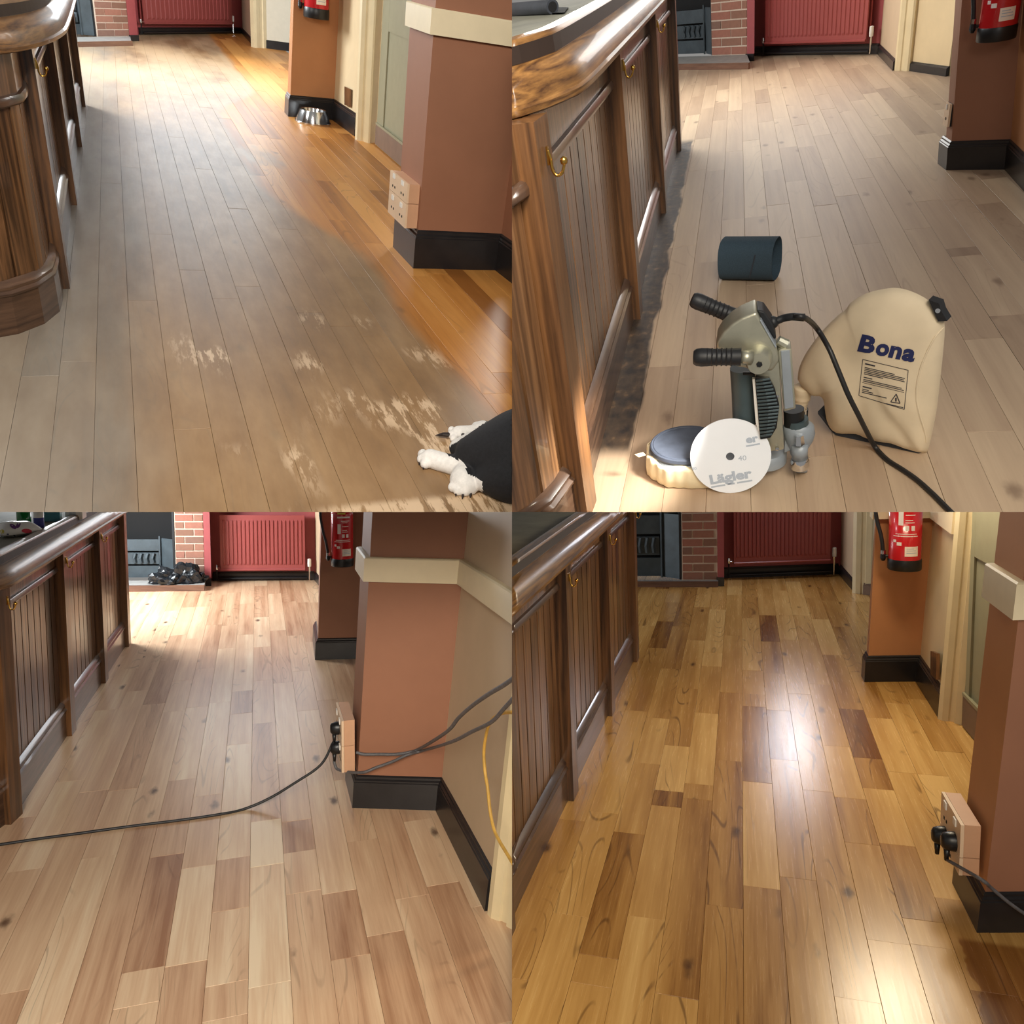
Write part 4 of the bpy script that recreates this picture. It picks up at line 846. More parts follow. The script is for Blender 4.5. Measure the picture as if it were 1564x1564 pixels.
def blot(room, bvh, cu, cv, a, b, rot, mat, name, par, n=14, lift=.002):
    px = [(cu+a*math.cos(t)*math.cos(rot)-b*math.sin(t)*math.sin(rot), cv+a*math.cos(t)*math.sin(rot)+b*math.sin(t)*math.cos(rot)) for t in [2*PI*k/n for k in range(n)]]
    P = onto(room, bvh, [(cu, cv)]+px, lift)
    if P: MB().add(P, [(0, 1+k, 1+(k+1) % n) for k in range(n)]).build(name, M[mat], par)
for cu, cv, a, b, ro, mt in ((41, 811, 8, 3.5, .1, 'redprint'), (20, 804, 6, 3, .6, 'purple'), (28, 802, 3, 5, .5, 'purple'), (3, 812, 3.5, 3.5, 0, 'yellow'), (12, 816, 2, 1, 0, 'navy'), (22, 818, 2, 1, .6, 'navy')):
    blot(BL, bv, cu, cv, a, b, ro, mt, 'printed_motif', g)
c = Z(37, 803); r = 10*BL.mpp(c)
g = thing(BL, 'bottle', 'green bottle standing behind the wrapper on the counter', 'bottle', c+Vector((0, .1, 0)))
c = c+Vector((-.03, .12, 0)); MB().lathe([(r*.9, 0), (r, .01), (r, .16), (r*.8, .2), (r*.35, .24), (r*.35, .30)], c, n=24).build('glass', M['glassgreen'], g, smooth=True, angle=50)
MB().lathe([(r*.4, .3), (r*.42, .305), (r*.42, .33), (r*.1, .335)], c, n=16).build('cap', M['whiteplastic'], g)
c = Z(60, 809); g = thing(BL, 'spray_can', 'white can with dark blue side behind the wrapper on the counter', 'can', c)
r = 7*BL.mpp(c); MB().lathe([(r*.9, 0), (r, .005), (r, .2), (r*.6, .22), (r*.6, .25)], c, n=24).build('body', M['whiteplastic'], g, smooth=True, angle=50)
MB().lathe([(r*1.02, .012), (r*1.02, .07)], c, n=24, cap=False).build('blue_band', M['blueplastic'], g)
c = Z(80, 796); g = thing(BL, 'plastic_tub', 'pale blue plastic tub with teal band on the counter', 'tub', c)
s_ = 12*BL.mpp(c); MB().cbox((c.x-s_, c.y-s_*.7, c.z), (c.x+s_, c.y+s_*.9, c.z+.12), .01).build('body', M['paleblue'], g); MB().box((c.x-s_*1.01, c.y-s_*.71, c.z+.005), (c.x+s_*1.01, c.y-s_*.6, c.z+.07)).build('band', M['teal'], g)
c = Z(114, 793); g = thing(BL, 'carton', 'small white carton with grey print on the counter', 'carton', c)
s_ = 12*BL.mpp(c); MB().cbox((c.x-s_, c.y-.02, c.z), (c.x+s_, c.y+.1, c.z+.12), .004).build('body', M['whiteplastic'], g)
for k in range(4): MB().box((c.x-s_*.5, c.y-.022, c.z+.02+k*.012), (c.x+s_*.25, c.y-.0202, c.z+.026+k*.012)).build('print_line', M['printgrey'], g)
# black roll and flat strip on the bar of the sanding view
zc2 = 1.0+.135*.9-.012
a, b = TR.at(760, 26, zc2), TR.at(843, 23, zc2); ax = (b-a).normalized(); r = 10*TR.mpp(b); a, b = a+Vector((0, r*1.2, r)), b+Vector((0, r*1.2, r))
g = thing(TR, 'abrasive_roll', 'black roll lying on the bar top in the sanding view', 'roll', v3((a+b)/2, zc2))
MB().tube([a, b], r, 20).build('outer_layer', M['canvasdark'], g, smooth=True, angle=40)
MB().tube([b+ax*.0005, b+ax*.002], r*.7, 20).build('roll_core', M['soot'], g)
p = TR.at(850, 16, zc2); MB().hexa([TR.at(u, v, zc2+z) for z in (0.001, .006) for u, v in ((843, 20), (862, 19), (868, 11), (845, 11))]).build('flat_strip', M['soot'], TR, 'flat dark strip beside the black roll on the bar', cat='strip')
# ---------------------------------------------------------------- the edge sander and its companions (sanding view, level world)
YM = 1.93                                        # the machine's middle plane
def zq(x, y): return 960+x/4.47, 430+y/4.47      # detail crop to picture coordinates
def mp(x, y, dy=0.0):                            # detail point on the upright plane YM+dy
    u, v = zq(x, y); return TR.wall((0, YM+dy), (1, YM+dy), u, v)
RIB = []
def bevprism(poly, d, r, seg=2):
    bm = bmesh.new(); P = [bm.verts.new(p) for p in poly]; f = bm.faces.new(P); bm.normal_update()
    q = bmesh.ops.extrude_face_region(bm, geom=[f]); bmesh.ops.translate(bm, verts=[v for v in q['geom'] if isinstance(v, bmesh.types.BMVert)], vec=Vector(d))
    bmesh.ops.recalc_face_normals(bm, faces=bm.faces[:])
    if r: bmesh.ops.bevel(bm, geom=bm.edges[:], offset=r, segments=seg, affect='EDGES', profile=.55, clamp_overlap=True)
    bm.verts.index_update(); m = MB().add([v.co.copy() for v in bm.verts], [[v.index for v in f.verts] for f in bm.faces]); bm.free(); return m
zl = .072                                        # height of the sanding head
c1 = TR.at(1047, 687, zl); c1.z = 0; c1.y += .018; c2 = Vector((mp(1010, 1200)[0]-.03, YM+.02, 0)); mpx = TR.mpp(c1+Vector((0, 0, .05)))
t = thing(TR, 'edge_sander', 'grey cast floor edge sander with two black grips and cream felt skirt', 'sander', v3((c1+c2)/2, 0))
def stadium(r1, r2, z, n=18, grow=0):
    d = (c2-c1).normalized(); e = Vector((-d.y, d.x, 0)); out = []
    for k in range(n+1): a = PI/2+PI*k/n; out.append(c1+(d*math.cos(a)+e*math.sin(a))*(r1+grow)+Vector((0, 0, z)))
    for k in range(n+1): a = -PI/2+PI*k/n; out.append(c2+(d*math.cos(a)+e*math.sin(a))*(r2+grow)+Vector((0, 0, z)))
    return out
r1 = 57*mpx; r2 = .058
MB().rings([stadium(r1, r2, .030, grow=-.004), stadium(r1, r2, .034), stadium(r1, r2, .060), stadium(r1, r2, zl-.004, grow=-.006), stadium(r1, r2, zl-.003, grow=-.02)]).build('base_casting', M['alu_grey'], t, smooth=True, angle=40)
# felt skirt round the sanding head, a little ragged
rs = []
for z, g_ in ((.002, .0), (.006, .004), (.03, .005), (.055, .003), (.066, .001), (.0665, -.004)):
    ring = []
    for k in range(60):
        a = PI*.42+(2*PI-PI*.84)*k/59; w = .0025*math.sin(a*9)+.002*math.sin(a*23+1)
        dd = (c2-c1).normalized(); ee = Vector((-dd.y, dd.x, 0)); hz = z+(.004*math.sin(a*7) if z > .06 else 0)
        ring.append(c1+(dd*math.cos(a)+ee*math.sin(a))*(r1+g_+w+.003)+Vector((0, 0, hz)))
    dd = (c2-c1).normalized(); ee = Vector((-dd.y, dd.x, 0))
    ring = [c1+dd*.13+ee*(r1+g_)*.86+Vector((0, 0, z))]+ring+[c1+dd*.13-ee*(r1+g_)*.86+Vector((0, 0, z))]
    rs.append(ring)
mb = MB(); mb.rings(rs, closed=False, cap=False); n = len(rs[0]); inner = [[p+(c1-v3(p, 0)).normalized()*.006 for p in r] for r in rs]; mb.rings(inner[::-1], closed=False, cap=False)
mb.build('felt_skirt', M['felt'], t, smooth=True, label='cream felt dust skirt')
MB().add([mp(100, 1165, -.03), mp(40, 1180, -.03), mp(70, 1200, -.03), mp(120, 1185, -.03), mp(100, 1165, -.024), mp(40, 1180, -.024), mp(70, 1200, -.024), mp(120, 1185, -.024)], [(0, 1, 2, 3), (7, 6, 5, 4), (0, 4, 5, 1), (1, 5, 6, 2), (2, 6, 7, 3), (3, 7, 4, 0)]).build('frayed_skirt_end', M['felt'], t)
MB().lathe([(.005, zl-.004), (r1*.93, zl-.004), (r1*.955, zl+.004), (r1*.93, zl+.012), (r1*.90, zl+.014), (r1*.87, zl+.0125), (.005, zl+.013)], c1, n=48).build('head_lid', M['headtop'], t, smooth=True, angle=30, label='scuffed blue grey lid')
MB().lathe([(r1*.82, zl+.0128), (r1*.84, zl+.0155), (r1*.86, zl+.0128)], c1, n=48, cap=False).build('lid_bead', M['headtop'], t, smooth=True)
# tall body casting, hood, fins, side box
bevprism([mp(x, y, -.045) for x, y in ((862, 600), (1005, 520), (1030, 560), (1065, 1150), (960, 1165), (905, 1090), (862, 640))], (0, .085, 0), .006).build('body_casting', M['alu'], t, smooth=True, angle=35)
bevprism([mp(x, y, -.05) for x, y in ((598, 462), (604, 415), (640, 355), (700, 295), (770, 250), (872, 208), (905, 270), (960, 360), (1012, 450), (1030, 545), (985, 612), (900, 618), (830, 600), (760, 588), (690, 574), (700, 520), (640, 470))], (0, .09, 0), .012, 3).build('hood', M['alu'], t, smooth=True, angle=35, label='worn cast metal hood')
hp = [mp(x, y, 0) for x, y in ((596, 465), (602, 415), (638, 352), (698, 291), (768, 246), (872, 203))]
hr = [[p+Vector((0, yy, zz)) for yy, zz in ((-.038, .001), (.028, .001), (.028, .004), (-.038, .004))] for p in crom(hp, 4)]
MB().rings(hr).build('hood_trim', M['hoodtrim'], t, label='worn brown strip along the hood')
bevprism([mp(x, y, -.052) for x, y in ((905, 262), (1012, 448), (1003, 456), (896, 270))], (0, .094, 0), .002).build('hood_seam', M['alu_grey'], t)
bevprism([mp(x, y, -.035) for x, y in ((878, 195), (925, 205), (985, 290), (1010, 380), (1000, 400), (960, 345), (905, 262))], (0, .065, 0), .004).build('switch_cover', M['rubber'], t)
MB().tube([mp(785, 585, .0), mp(795, 760, .0), mp(800, 950, .0)], [.034, .034, .034], 24).build('motor_tube', M['slate'], t, smooth=True, angle=40, label='slate grey motor tube')
MB().tube([mp(780, 628, -.036), mp(862, 628, -.036)], .0045, 6).build('tube_clamp', M['blackplastic'], t)
MB().prism([mp(x, y, -.056) for x, y in ((846, 668), (862, 668), (898, 1060), (868, 960))], (0, .012, 0)).build('edge_strip', M['whiteplastic'], t, label='bright front edge strip')
fin = thing  # cooling fins: one plate, each rib its own piece
fp = bevprism([mp(x, y, -.058) for x, y in ((866, 655), (960, 662), (1000, 740), (1030, 850), (1012, 1000), (970, 1068), (900, 1080), (890, 1000))], (0, .014, 0), .002).build('fin_plate', M['blackplastic'], t)
for k in range(17):
    y = 672+k*23.6; fl_ = 866+(y-655)/425*34; fr = 960+70*math.sin(min(1, (y-655)/300)*PI/2) if y < 860 else 1030-62*((y-860)/220)**1.6
    MB().tube([mp(fl_+4, y+5, -.060), mp((fl_+fr)/2, y, -.068), mp(fr-4, y-7, -.060)], .0032, 6).build('cooling_fin', M['slate'], fp)
bevprism([mp(x, y, -.04) for x, y in ((1020, 478), (1040, 462), (1112, 458), (1142, 868), (1062, 888))], (0, .05, 0), .003).build('side_box', M['alu'], t, smooth=True, angle=35)
bevprism([mp(x, y, -.043) for x, y in ((1040, 475), (1100, 470), (1128, 860), (1066, 872))], (0, .003, 0), .001).build('side_cover', M['alu_grey'], t)
MB().tube([mp(1020, 400, -.02), mp(1075, 430, -.02)], [.012, .014], 10).build('cord_anchor', M['alu'], t)
for x, y in ((1012, 782), (1015, 1140), (930, 600), (925, 780)): MB().lathe([(.001, .0), (.005, .0), (.005, .004), (.001, .005)], mp(x, y, -.047), (0, -1, 0), 10).build('screw', M['steel'], t)
# grips
def grip(p0, p1, r, name, lab):
    d = (p1-p0); L = d.length
    MB().lathe([(.004, 0), (r*.75, .001), (r*.98, .008), (r*1.05, .02), (r, .04), (r*.92, L*.5), (r*.98, L*.9), (r*1.02, L), (.004, L)], p0, d, 18).build(name, M['rubber'], t, smooth=True, angle=40, label=lab)
    for k in range(7):
        q = p0+d*(.2+.1*k); MB().lathe([(r*.98, -.002), (r*1.05, 0), (r*.98, .002)], q, d, 18).build('grip_ring', M['rubber'], t)
grip(mp(440, 518, -.09), mp(768, 514, -.09), .0215, 'front_grip', 'black rubber front grip'); grip(mp(430, 118, .10), mp(720, 236, .10), .0205, 'rear_grip', 'black rubber rear grip')
MB().tube([mp(765, 514, -.09), mp(830, 520, -.08)], [.014, .02], 12).build('grip_stem', M['alu'], t, smooth=True); MB().tube([mp(715, 236, .10), mp(800, 300, .05)], [.014, .02], 12).build('grip_stem', M['alu'], t, smooth=True)
MB().lathe([(.034, -.055), (.033, -.02), (.028, .0), (.026, .004), (.006, .005)], mp(890, 560, -.09), (0, -1, .05), 28).build('grip_boss', M['alu'], t, smooth=True, angle=40)
MB().lathe([(.0075, 0), (.0075, .004), (.001, .0045)], mp(893, 563, -.094), (0, -1, 0), 6).build('bolt', M['iron'], t)
# dust outlet and rear caster
MB().tube([mp(1130, 1000, .0), mp(1128, 870, .0)], [.026, .026], 20).build('outlet_clamp', M['blackplastic'], t, smooth=True, angle=40)
MB().tube([mp(1148, 1010, .0), mp(1148, 935, .0)], [.031, .029], 20).build('outlet_pipe', M['slate'], t, smooth=True, angle=40)
MB().rings([[mp(x, y, 0)+Vector((math.cos(a)*w, math.sin(a)*w*.85, math.sin(a)*0)) for a in [2*PI*k/20 for k in range(20)]] for x, y, w in ((1155, 968, .033), (1160, 985, .039), (1165, 1040, .040), (1165, 1080, .036), (1160, 1140, .024), (1162, 1180, .021))]).build('outlet_casting', M['alu_grey'], t, smooth=True, angle=50, label='blue grey dust outlet')
bevprism([mp(x, y, -.01) for x, y in ((1070, 1010), (1120, 990), (1120, 1150), (1062, 1172))], (0, .03, 0), .003).build('outlet_bracket', M['alu_grey'], t)
MB().tube([mp(1165, 1050, -.04), mp(1168, 1110, -.04)], [.011, .013], 6).build('adjusting_nut', M['chrome'], t)
MB().tube([mp(1168, 1110, -.02), mp(1168, 1205, -.02)], [.022, .02], 16).build('caster_stem', M['alu_grey'], t, smooth=True)
MB().tube([mp(1168, 1205, -.02), mp(1170, 1225, -.02), mp(1172, 1270, -.02)], [.022, .025, .023], 16).build('caster_collar', M['chrome'], t, smooth=True, angle=40)
w = TR.at(*zq(1182, 1318)); w = w+Vector((0, .012, 0))
MB().lathe([(.002, -.014), (.016, -.014), (.0175, -.01), (.0175, .01), (.016, .014), (.002, .014)], Vector((w.x, w.y, .0185)), (1, 0, .0), 20).build('caster_wheel', M['alu_grey'], t, smooth=True, angle=40)
wx = Vector((w.x, w.y, .02)); MB().box((wx.x-.019, wx.y-.008, .012), (wx.x-.0145, wx.y+.008, .05)).build('caster_fork', M['chrome'], t); MB().box((wx.x+.0145, wx.y-.008, .012), (wx.x+.019, wx.y+.008, .05)).build('caster_fork', M['chrome'], t)
# mains lead
s0 = mp(985, 285, 0); dS = depth_of(TR, s0)
MB().tube([mp(960, 290, 0), mp(1000, 272, 0), mp(1020, 268, 0)], [.017, .015, .009], 12).build('lead_gland', M['rubber'], t, smooth=True)
pts = [mp(1010, 270, 0), mp(1060, 250, 0), mp(1120, 240, -.01), mp(1200, 246, -.02)]
bz = lambda x, y: (1180+x/4.343, 420+y/4.343)
bp0, bp1 = TR.at(*bz(330, 1030)), TR.at(*bz(1020, 1180))
def bagpx(x, y, off): u, v = bz(x, y); return plane_px(TR, bp0, bp1, off, u, v)[0]
pts += [bagpx(290, 350, .10), bagpx(370, 480, .13), bagpx(430, 620, .14), bagpx(500, 790, .14), bagpx(570, 930, .12), bagpx(620, 1030, .09), bagpx(680, 1140, .05)]
pts += [TR.at(*bz(x, y), .007) for x, y in ((760, 1225), (860, 1290), (960, 1360), (1060, 1450), (1150, 1540), (1250, 1640))]
MB().tube(crom(pts, 6), .0068, 10).build('mains_lead', M['cable'], t, smooth=True, label='black mains lead over the dust bag')
MB().tube(crom(pts[:4], 6), .0095, 10).build('lead_sleeve', M['rubber'], t, smooth=True)

# ---- dust bag
OUT = [(165, 690), (178, 610), (230, 505), (330, 372), (430, 272), (488, 226), (520, 182), (620, 122), (740, 92), (830, 86), (930, 112), (1040, 172), (1105, 250), (1140, 315), (1137, 450), (1112, 700), (1088, 900), (1056, 1060), (1040, 1130), (1018, 1182), (950, 1176), (820, 1125), (660, 1094), (560, 1058), (425, 1050), (372, 985), (352, 900), (338, 825), (310, 795), (262, 790), (225, 765), (190, 735)]
bg = thing(TR, 'dust_bag', 'cream canvas dust bag with navy lettering standing behind the cable', 'dust bag', v3((bp0+bp1)/2, 0))
nb2 = plane_px(TR, bp0, bp1, 0, 1340, 600)[1]
cen = bagpx(690, 600, 0); oc = crom([bagpx(x, y, 0) for x, y in OUT]+[bagpx(*OUT[0], 0)], 3)[:-1]
bmb = MB(); NR = 14; fr_, bk_ = [], []
def bulge(p, r):
    s_ = math.sqrt(max(0, 1-r**2.4)); q = (p-cen); low = max(0, min(1, (p.z-.02)/.3))
    k = .062*s_*(1-.2*low)
    k += s_*.024*noise.noise(Vector((p.x*9, p.z*7, 0)))+s_*.03*noise.noise(Vector((p.x*22+p.z*9, p.z*6, 3)))*max(0, 1-low*1.5)
    return k
rings_f = [[cen+(p-cen)*(k/NR) for p in oc] for k in range(1, NR+1)]
V = [cen+nb2*bulge(cen, 0)]; n = len(oc)
for k, ring in enumerate(rings_f): V += [p+nb2*bulge(p, (k+1)/NR) for p in ring]
Bo = len(V); V.append(cen-nb2*.07)
for k, ring in enumerate(rings_f[:-1]): V += [p-nb2*.07*math.sqrt(1-((k+1)/NR)**2.4) for p in ring]
FS = [(0, 1+j, 1+(j+1) % n) for j in range(n)]
for k in range(NR-1): FS += [(1+k*n+j, 1+(k+1)*n+j, 1+(k+1)*n+(j+1) % n, 1+k*n+(j+1) % n) for j in range(n)]
FS += [(Bo, Bo+1+(j+1) % n, Bo+1+j) for j in range(n)]
for k in range(NR-2): FS += [(Bo+1+k*n+j, Bo+1+k*n+(j+1) % n, Bo+1+(k+1)*n+(j+1) % n, Bo+1+(k+1)*n+j) for j in range(n)]
FS += [(Bo+1+(NR-2)*n+j, Bo+1+(NR-2)*n+(j+1) % n, 1+(NR-1)*n+(j+1) % n, 1+(NR-1)*n+j) for j in range(n)]
bmb.add(V, FS); bmb.build('bag_body', M['canvas'], bg, smooth=True)
bvB = BVHTree.FromPolygons([tuple(v) for v in bmb.v], bmb.f)
MB().tube(crom([bagpx(205, 740, .0), bagpx(198, 800, .0), bagpx(190, 850, .0), bagpx(185, 905, .0)], 5), [.026]*4+[.024]*4+[.02]*3+[.017]*3+[.02]*2, 16).build('bag_neck', M['canvas'], bg, smooth=True, label='gathered bag neck')
MB().tube([bagpx(184, 890, .0), bagpx(182, 935, .0)], .0225, 16).build('neck_strap', M['rubber'], bg)
MB().box(tuple(bagpx(212, 945, .024)), tuple(bagpx(226, 895, .03))).build('strap_buckle', M['steel'], bg)
LOW = [(300, 905), (345, 950), (372, 985), (425, 1048), (560, 1056), (660, 1092), (820, 1123), (950, 1170), (985, 1180), (900, 1196), (760, 1196), (620, 1178), (520, 1140), (450, 1095), (380, 1025), (300, 920)]
lc = [bagpx(x, y, .012) for x, y in LOW]
MB().prism([p-nb2*0 for p in lc], -nb2*.055).build('bag_bottom', M['canvasdark'], bg, label='charcoal bag bottom')
sm = onto(TR, bvB, [bz(x, y) for x, y in ((1132, 350), (1080, 410), (1030, 500), (985, 610), (958, 730), (955, 830), (975, 930), (1003, 1020), (1020, 1110))], .0)
if sm: MB().tube(crom(sm, 4), .0026, 6).build('side_seam', M['canvas'], bg)
sp = onto(TR, bvB, [bz(x, y) for x, y in ((1050, 180), (1085, 240), (1110, 300))], .004)
MB().prism([bagpx(x, y, .02) for x, y in ((1035, 165), (1105, 190), (1122, 245), (1158, 305), (1098, 308), (1075, 255))], -nb2*.03).build('handle_strap', M['rubber'], bg, label='black webbing strap'); MB().lathe([(.006, 0), (.006, .003), (.001, .003)], bagpx(1098, 235, .0205), nb2, 12).build('press_stud', M['chrome'], bg)
# lettering laid on the cloth
def text_mesh(s, sub=.06, shear=0, bold=.012):
    cu = bpy.data.curves.new('t', 'FONT'); cu.body = s; cu.size = 1; cu.shear = shear; cu.offset = bold; cu.resolution_u = 3
    o = bpy.data.objects.new('t', cu); COL.objects.link(o); dg = bpy.context.evaluated_depsgraph_get(); me = bpy.data.meshes.new_from_object(o.evaluated_get(dg))
    bm = bmesh.new(); bm.from_mesh(me); bmesh.ops.triangulate(bm, faces=bm.faces[:])
    for _ in range(4):
        es = [e for e in bm.edges if e.calc_length() > sub*2.2]
        if not es: break
        bmesh.ops.subdivide_edges(bm, edges=es, cuts=1); bmesh.ops.triangulate(bm, faces=bm.faces[:])
    vs = [v.co.copy() for v in bm.verts]; bm.verts.index_update(); fs = [[v.index for v in f.verts] for f in bm.faces]
    bm.free(); bpy.data.objects.remove(o); bpy.data.curves.remove(cu); bpy.data.meshes.remove(me)
    x0 = min(v.x for v in vs); w = max(v.x for v in vs)-x0
    for v in vs: v.x -= x0
    return vs, fs, w
def lay_text(s, O, ea, eb, mat, name, bold=.02, cap=.73):   # O baseline start, ea baseline vector, eb cap height vector, in bag detail coordinates
    vs, fs, w = text_mesh(s, .07, 0, bold)
    px = [bz(O[0]+ea[0]*v.x/w+eb[0]*v.y/cap, O[1]+ea[1]*v.x/w+eb[1]*v.y/cap) for v in vs]
    P = onto(TR, bvB, px, .0016)
    if P: MB().add(P, fs).build(name, M[mat], bg)
for i, (ch, x0, x1) in enumerate((('B', 562, 668), ('o', 676, 762), ('n', 766, 846), ('a', 852, 936))):
    y0 = 500+(x0-566)*.2; lay_text(ch, (x0, y0), (x1-x0, (x1-x0)*.2), (33, -107), 'navy', 'navy_letter', .045)
def strip(pa, pb, w, mat, name, n=8, lift=.0014):
    ax = (pb[0]-pa[0], pb[1]-pa[1]); L = math.hypot(*ax); nx, ny = -ax[1]/L*w/2, ax[0]/L*w/2; px = []
    for k in range(n+1): x, y = pa[0]+ax[0]*k/n, pa[1]+ax[1]*k/n; px += [bz(x+nx, y+ny), bz(x-nx, y-ny)]
    P = onto(TR, bvB, px, lift)
    if P: MB().add(P, [(2*k, 2*k+1, 2*k+3, 2*k+2) for k in range(n)]).build(name, M[mat], bg)
q0, q1, q2, q3 = (598, 560), (900, 632), (874, 892), (572, 800)
for a, b in ((q0, q1), (q1, q2), (q2, q3), (q3, q0)): strip(a, b, 4, 'ink', 'label_border')
LB = lambda s, r: (q0[0]+(q1[0]-q0[0])*s+(q3[0]-q0[0])*r, q0[1]+(q1[1]-q0[1])*s+(q3[1]-q0[1])*r)
for r, s0, s1, w in ((.10, .06, .28, 9), (.20, .06, .72, 5), (.245, .06, .95, 5), (.29, .06, .93, 5), (.335, .06, .95, 5), (.38, .06, .48, 5), (.47, .06, .25, 6), (.53, .06, .9, 5), (.575, .06, .95, 5), (.625, .04, .96, 3), (.73, .06, .26, 8), (.80, .06, .2, 5), (.845, .06, .3, 5), (.89, .06, .6, 5), (1.04, .6, .98, 5)):
    strip(LB(s0, r), LB(s1, r), w, 'ink', 'label_text_line')
tri = ((820, 790), (846, 852), (783, 842))
for a, b in zip(tri, tri[1:]+tri[:1]): strip(a, b, 6, 'ink', 'warning_triangle', 4)
strip((818, 815), (818, 840), 10, 'ink', 'warning_symbol', 3)

# ---- abrasive disc propped on the machine
B0 = TR.at(*zq(697, 1418)); B0 = B0-Vector((0, .016, 0)); nd = (TR.eye-(B0+Vector((0, 0, .1)))); nd.z = 0; nd = (nd.normalized()+Vector((0, 0, .24))).normalized(); U = (Vector((0, 0, 1))-nd*nd.z).normalized(); X = U.cross(nd); R_ = 59.5*TR.mpp(B0+U*.1)
cd = B0+U*R_+nd*.004
ds = thing(TR, 'abrasive_disc', 'white round abrasive disc leaning on the edge sander', 'sanding disc', B0)
def ringpts(r, o, n=56): return [cd+(X*math.cos(2*PI*k/n)+U*math.sin(2*PI*k/n))*r+nd*o for k in range(n)]
dsc = MB().rings([ringpts(R_*.105, 0), ringpts(R_*.105, -.002), ringpts(R_, -.002), ringpts(R_, 0), ringpts(R_*.105, 0)], cap=False).build('disc', M['disc'], ds)
def disc_text(s, x, y, w, h, ang, mat, bold=.03):
    vs, fs, tw = text_mesh(s, .5, 0, bold); ca, sa = math.cos(ang), math.sin(ang)
    P = [cd+X*R_*(x+(v.x/tw*w)*ca-(v.y/.73*h)*sa)+U*R_*(y+(v.x/tw*w)*sa+(v.y/.73*h)*ca)+nd*.0006 for v in vs]
    MB().add(P, fs).build('printed_lettering', M[mat], ds)
def disc_bar(x0, x1, y, h, ang, ox, oy, mat='printgrey'):
    ca, sa = math.cos(ang), math.sin(ang)
    P = [cd+X*R_*(ox+a*ca-b*sa)+U*R_*(oy+a*sa+b*ca)+nd*.0006 for a, b in ((x0, y), (x1, y), (x1, y+h), (x0, y+h))]; MB().add(P, [(0, 1, 2, 3)]).build('printed_bar', M[mat], ds)
disc_text('Lägler', -.5, -.74, 1.06, .25, .16, 'printgrey', .045)
for a, b in ((0, .36), (.42, .6), (.66, 1.04)): disc_bar(a, b, -.11, .045, .16, -.5, -.74)
disc_text('40', .2, -.12, .2, .14, .05, 'printgrey', .0); disc_text('er', .40, .34, .3, .2, .16, 'printgrey', .045); disc_bar(0, .34, -.1, .04, .16, .38, .34); disc_text('40', -.97, -.34, .12, .09, 0, 'printgrey', 0)

# ---- sanding belt loop
a, b = TR.at(1100, 430), TR.at(1181, 432); ax = (b-a); ax.z = 0; Lb = ax.length; ax.normalize(); pe = Vector((-ax.y, ax.x, 0)); rb = .087
cb = (a+b)/2+pe*.05
bl = thing(TR, 'sanding_belt', 'dark slate sanding belt loop standing on the sanded floor', 'sanding belt', v3(cb, 0))
def loop(r, s_):
    out = []
    for k in range(40):
        an = 2*PI*k/40; yy, zz = math.cos(an), math.sin(an)
        out.append(cb+ax*s_+pe*(math.copysign(abs(yy)**.8, yy)*r*.92)+Vector((0, 0, rb+math.copysign(abs(zz)**.8, zz)*r)))
    return out
MB().rings([loop(rb, -Lb/2), loop(rb, Lb/2), loop(rb-.003, Lb/2), loop(rb-.003, -Lb/2), loop(rb, -Lb/2)], cap=False).build('belt', M['abrasive'], bl, smooth=True, angle=40)
MB().prism([cb+ax*s_-pe*(rb*.925)+Vector((0, 0, z)) for s_, z in ((.02, .03), (.026, .03), (.05, .13), (.044, .13))], -pe*.0008).build('splice_seam', M['canvasdark'], bl)

# ---------------------------------------------------------------- worn floor view: dog bowl and dog
c = TL.at(478, 187); r = 26*TL.mpp(c)
bw = thing(TL, 'dog_bowl', 'polished steel dog bowl on the floor by the far pillar', 'bowl', c)
MB().lathe([(r*.93, 0), (r, .0), (r*1.0, r*.06), (r*.78, r*.62), (r*.76, r*.68), (r*.70, r*.66), (r*.60, r*.30), (r*.3, r*.22), (.002, r*.21)], c, n=48).build('bowl', M['steel'], bw, smooth=True, angle=40)
MB().lathe([(r*.985, .001), (r*1.03, .001), (r*1.03, r*.07), (r*.985, r*.075)], c, n=48).build('base_ring', M['steel'], bw, smooth=True, angle=40)
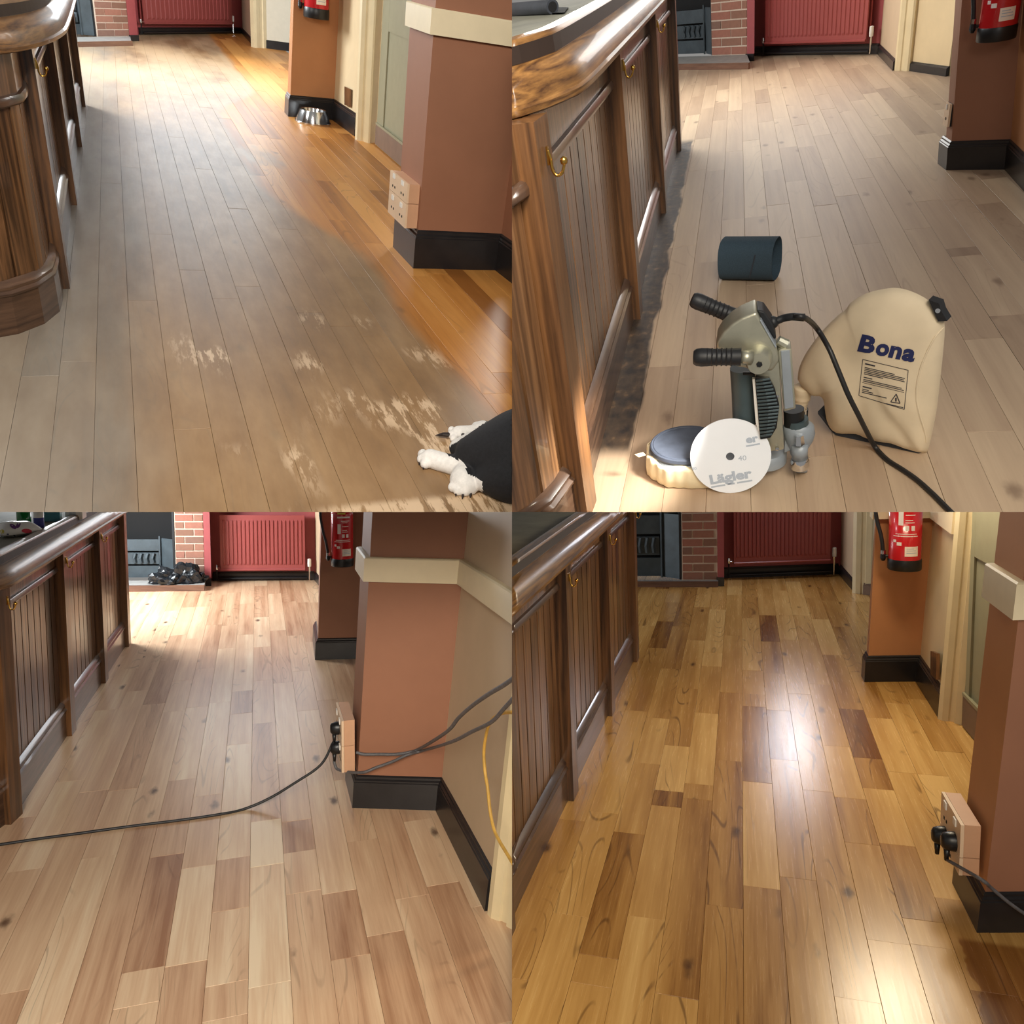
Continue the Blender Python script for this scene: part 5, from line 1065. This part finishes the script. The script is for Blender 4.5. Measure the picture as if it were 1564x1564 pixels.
# dog: one continuous body grown from overlapping balls
def dog():
    m = bpy.data.metaballs.new('dogmeta'); m.resolution = .0075; m.render_resolution = .0075; m.threshold = .12
    o = bpy.data.objects.new('dogmeta', m); COL.objects.link(o)
    base = TL.at(735, 700); S = TL.mpp(base)     # metres per picture pixel
    def ball(u, v, z, r):                         # picture point at height z, radius in pixels
        p = TL.at(u, v, z); e = m.elements.new(); e.co = p-base; e.radius = r*S*1.35; e.stiffness = 2.0
    def chain(pts, n=7):
        for (u0, v0, z0, r0), (u1, v1, z1, r1) in zip(pts, pts[1:]):
            for k in range(n): f = k/(n-1); ball(u0+(u1-u0)*f, v0+(v1-v0)*f, z0+(z1-z0)*f, r0+(r1-r0)*f)
    # trunk: shoulder and chest lying on the floor, going out to the right
    chain([(722, 694, .07, 24), (758, 694, .09, 40), (805, 692, .12, 58), (860, 700, .12, 64)], 6)
    chain([(700, 684, .05, 13), (735, 690, .07, 30)], 5)
    chain([(745, 730, .05, 20), (790, 725, .08, 40)], 4)
    chain([(772, 676, .06, 22), (808, 660, .08, 36)], 4)
    # near foreleg stretched to the left
    chain([(722, 714, .035, 16), (700, 712, .03, 14), (672, 705, .026, 12.5), (656, 700, .024, 12.5)], 8)
    for du, dv in ((646, 694), (645, 701), (650, 708)): ball(du, dv, .018, 7.5)
    # second forepaw folded towards the viewer
    chain([(714, 718, .03, 16), (708, 732, .026, 17), (710, 740, .022, 17)], 7)
    for du, dv in ((692, 744), (700, 749), (710, 750), (721, 747), (730, 741)): ball(du, dv, .016, 7)
    # far forepaw
    chain([(742, 655, .03, 12), (722, 660, .026, 10), (700, 662, .024, 11)], 6); chain([(738, 650, .03, 8), (728, 652, .03, 8)], 3)
    for du, dv in ((690, 657), (689, 664), (693, 670)): ball(du, dv, .018, 6)
    dg = bpy.context.evaluated_depsgraph_get(); dg.update(); me = bpy.data.meshes.new_from_object(o.evaluated_get(dg)); bpy.data.objects.remove(o)
    vs = [Vector(v.co)+base for v in me.vertices]; fs = [tuple(p.vertices) for p in me.polygons]; bpy.data.meshes.remove(me)
    vs = [Vector((p.x, p.y, max(.0015, p.z))) for p in vs]
    t = thing(TL, 'dog', 'black dog with white paws lying at the lower right of the worn floor', 'dog', base)
    b = MB().add(vs, fs).build('body', M['dogblack'], t, smooth=True)
    me = b.o.data; me.materials.append(M['dogwhite'])
    def proj(p): q = TL.R @ (p-TL.eye); return CP+FPX*q.x/-q.z, CP-FPX*q.y/-q.z
    for p in me.polygons:
        u, v = proj(b.loc @ p.center)
        w = (v > 686 and u < 705+(v-690)*.28 and not (u > 682 and v < 694+(u-682)*.45)) or (v > 715+(u-700)*.55 and u < 737) or (u > 680 and v < 680-.68*(u-690) and u < 742)
        if w: p.material_index = 1
    def claw(u, v, du, dv, s=1.0, z=.01, name='claw'):
        a_, b_ = TL.at(u, v, z), TL.at(u+du, v+dv, z*.5); MB().tube([a_, (a_+b_)/2+Vector((0, 0, .003)), b_], [.006*s, .005*s, .0015], 8).build(name, M['claw'], t, label='dark claw')
    claw(643, 704, -3, 6, 1.3); claw(641, 697, -4, 3); claw(648, 712, -2, 5)
    for u, v in ((697, 752), (707, 756), (719, 754)): claw(u, v, -1, 6, .8)
    claw(688, 664, -23, 1, 1.6, .02, 'long_claw'); claw(707, 664, 2, 5, 1.2, .045, 'dew_claw')
    return t
dog()
# ---------------------------------------------------------------- trim every room to its own quarter of the collage
def clip_all():
    for o, room, Wm, rise in REC:
        A = WC.inverted() @ Wm; Ai = A.inverted(); co = Ai @ Vector((0, 0, 0)); R3 = A.to_3x3()
        pl = [(Vector((1 if room.k[1] == 'L' else -1, 0, 0)), Vector((0, 0, 0)))]
        if room.k[0] == 'T': pl.append((Vector((0, -1, 0)), Vector((0, 0, 0))))
        elif rise: pl.append((Vector((0, .94, .342)), Vector((0, 0, -3.0))))
        else: pl.append((Vector((0, 1, 0)), Vector((0, 0, 0))))
        for n, c in pl:
            me = o.data; d = [(A @ v.co-c).dot(n) for v in me.vertices]
            if not d or max(d) <= 1e-6: continue
            if me.users > 1: me = o.data = me.copy()
            bm = bmesh.new(); bm.from_mesh(me)
            if min(d) >= -1e-6: bm.clear()
            else:
                r = bmesh.ops.bisect_plane(bm, geom=bm.verts[:]+bm.edges[:]+bm.faces[:], plane_co=Ai @ c, plane_no=R3.transposed() @ n, clear_outer=True, dist=1e-6)
                cut = [e for e in r['geom_cut'] if isinstance(e, bmesh.types.BMEdge) and e.is_boundary]
                if cut:
                    try: bmesh.ops.holes_fill(bm, edges=cut, sides=0)
                    except Exception: pass
            bm.to_mesh(me); bm.free()
    for o, *_ in REC:
        if len(o.data.vertices) == 0:
            for ch in list(o.children): ch.parent = None
            bpy.data.objects.remove(o)
clip_all()
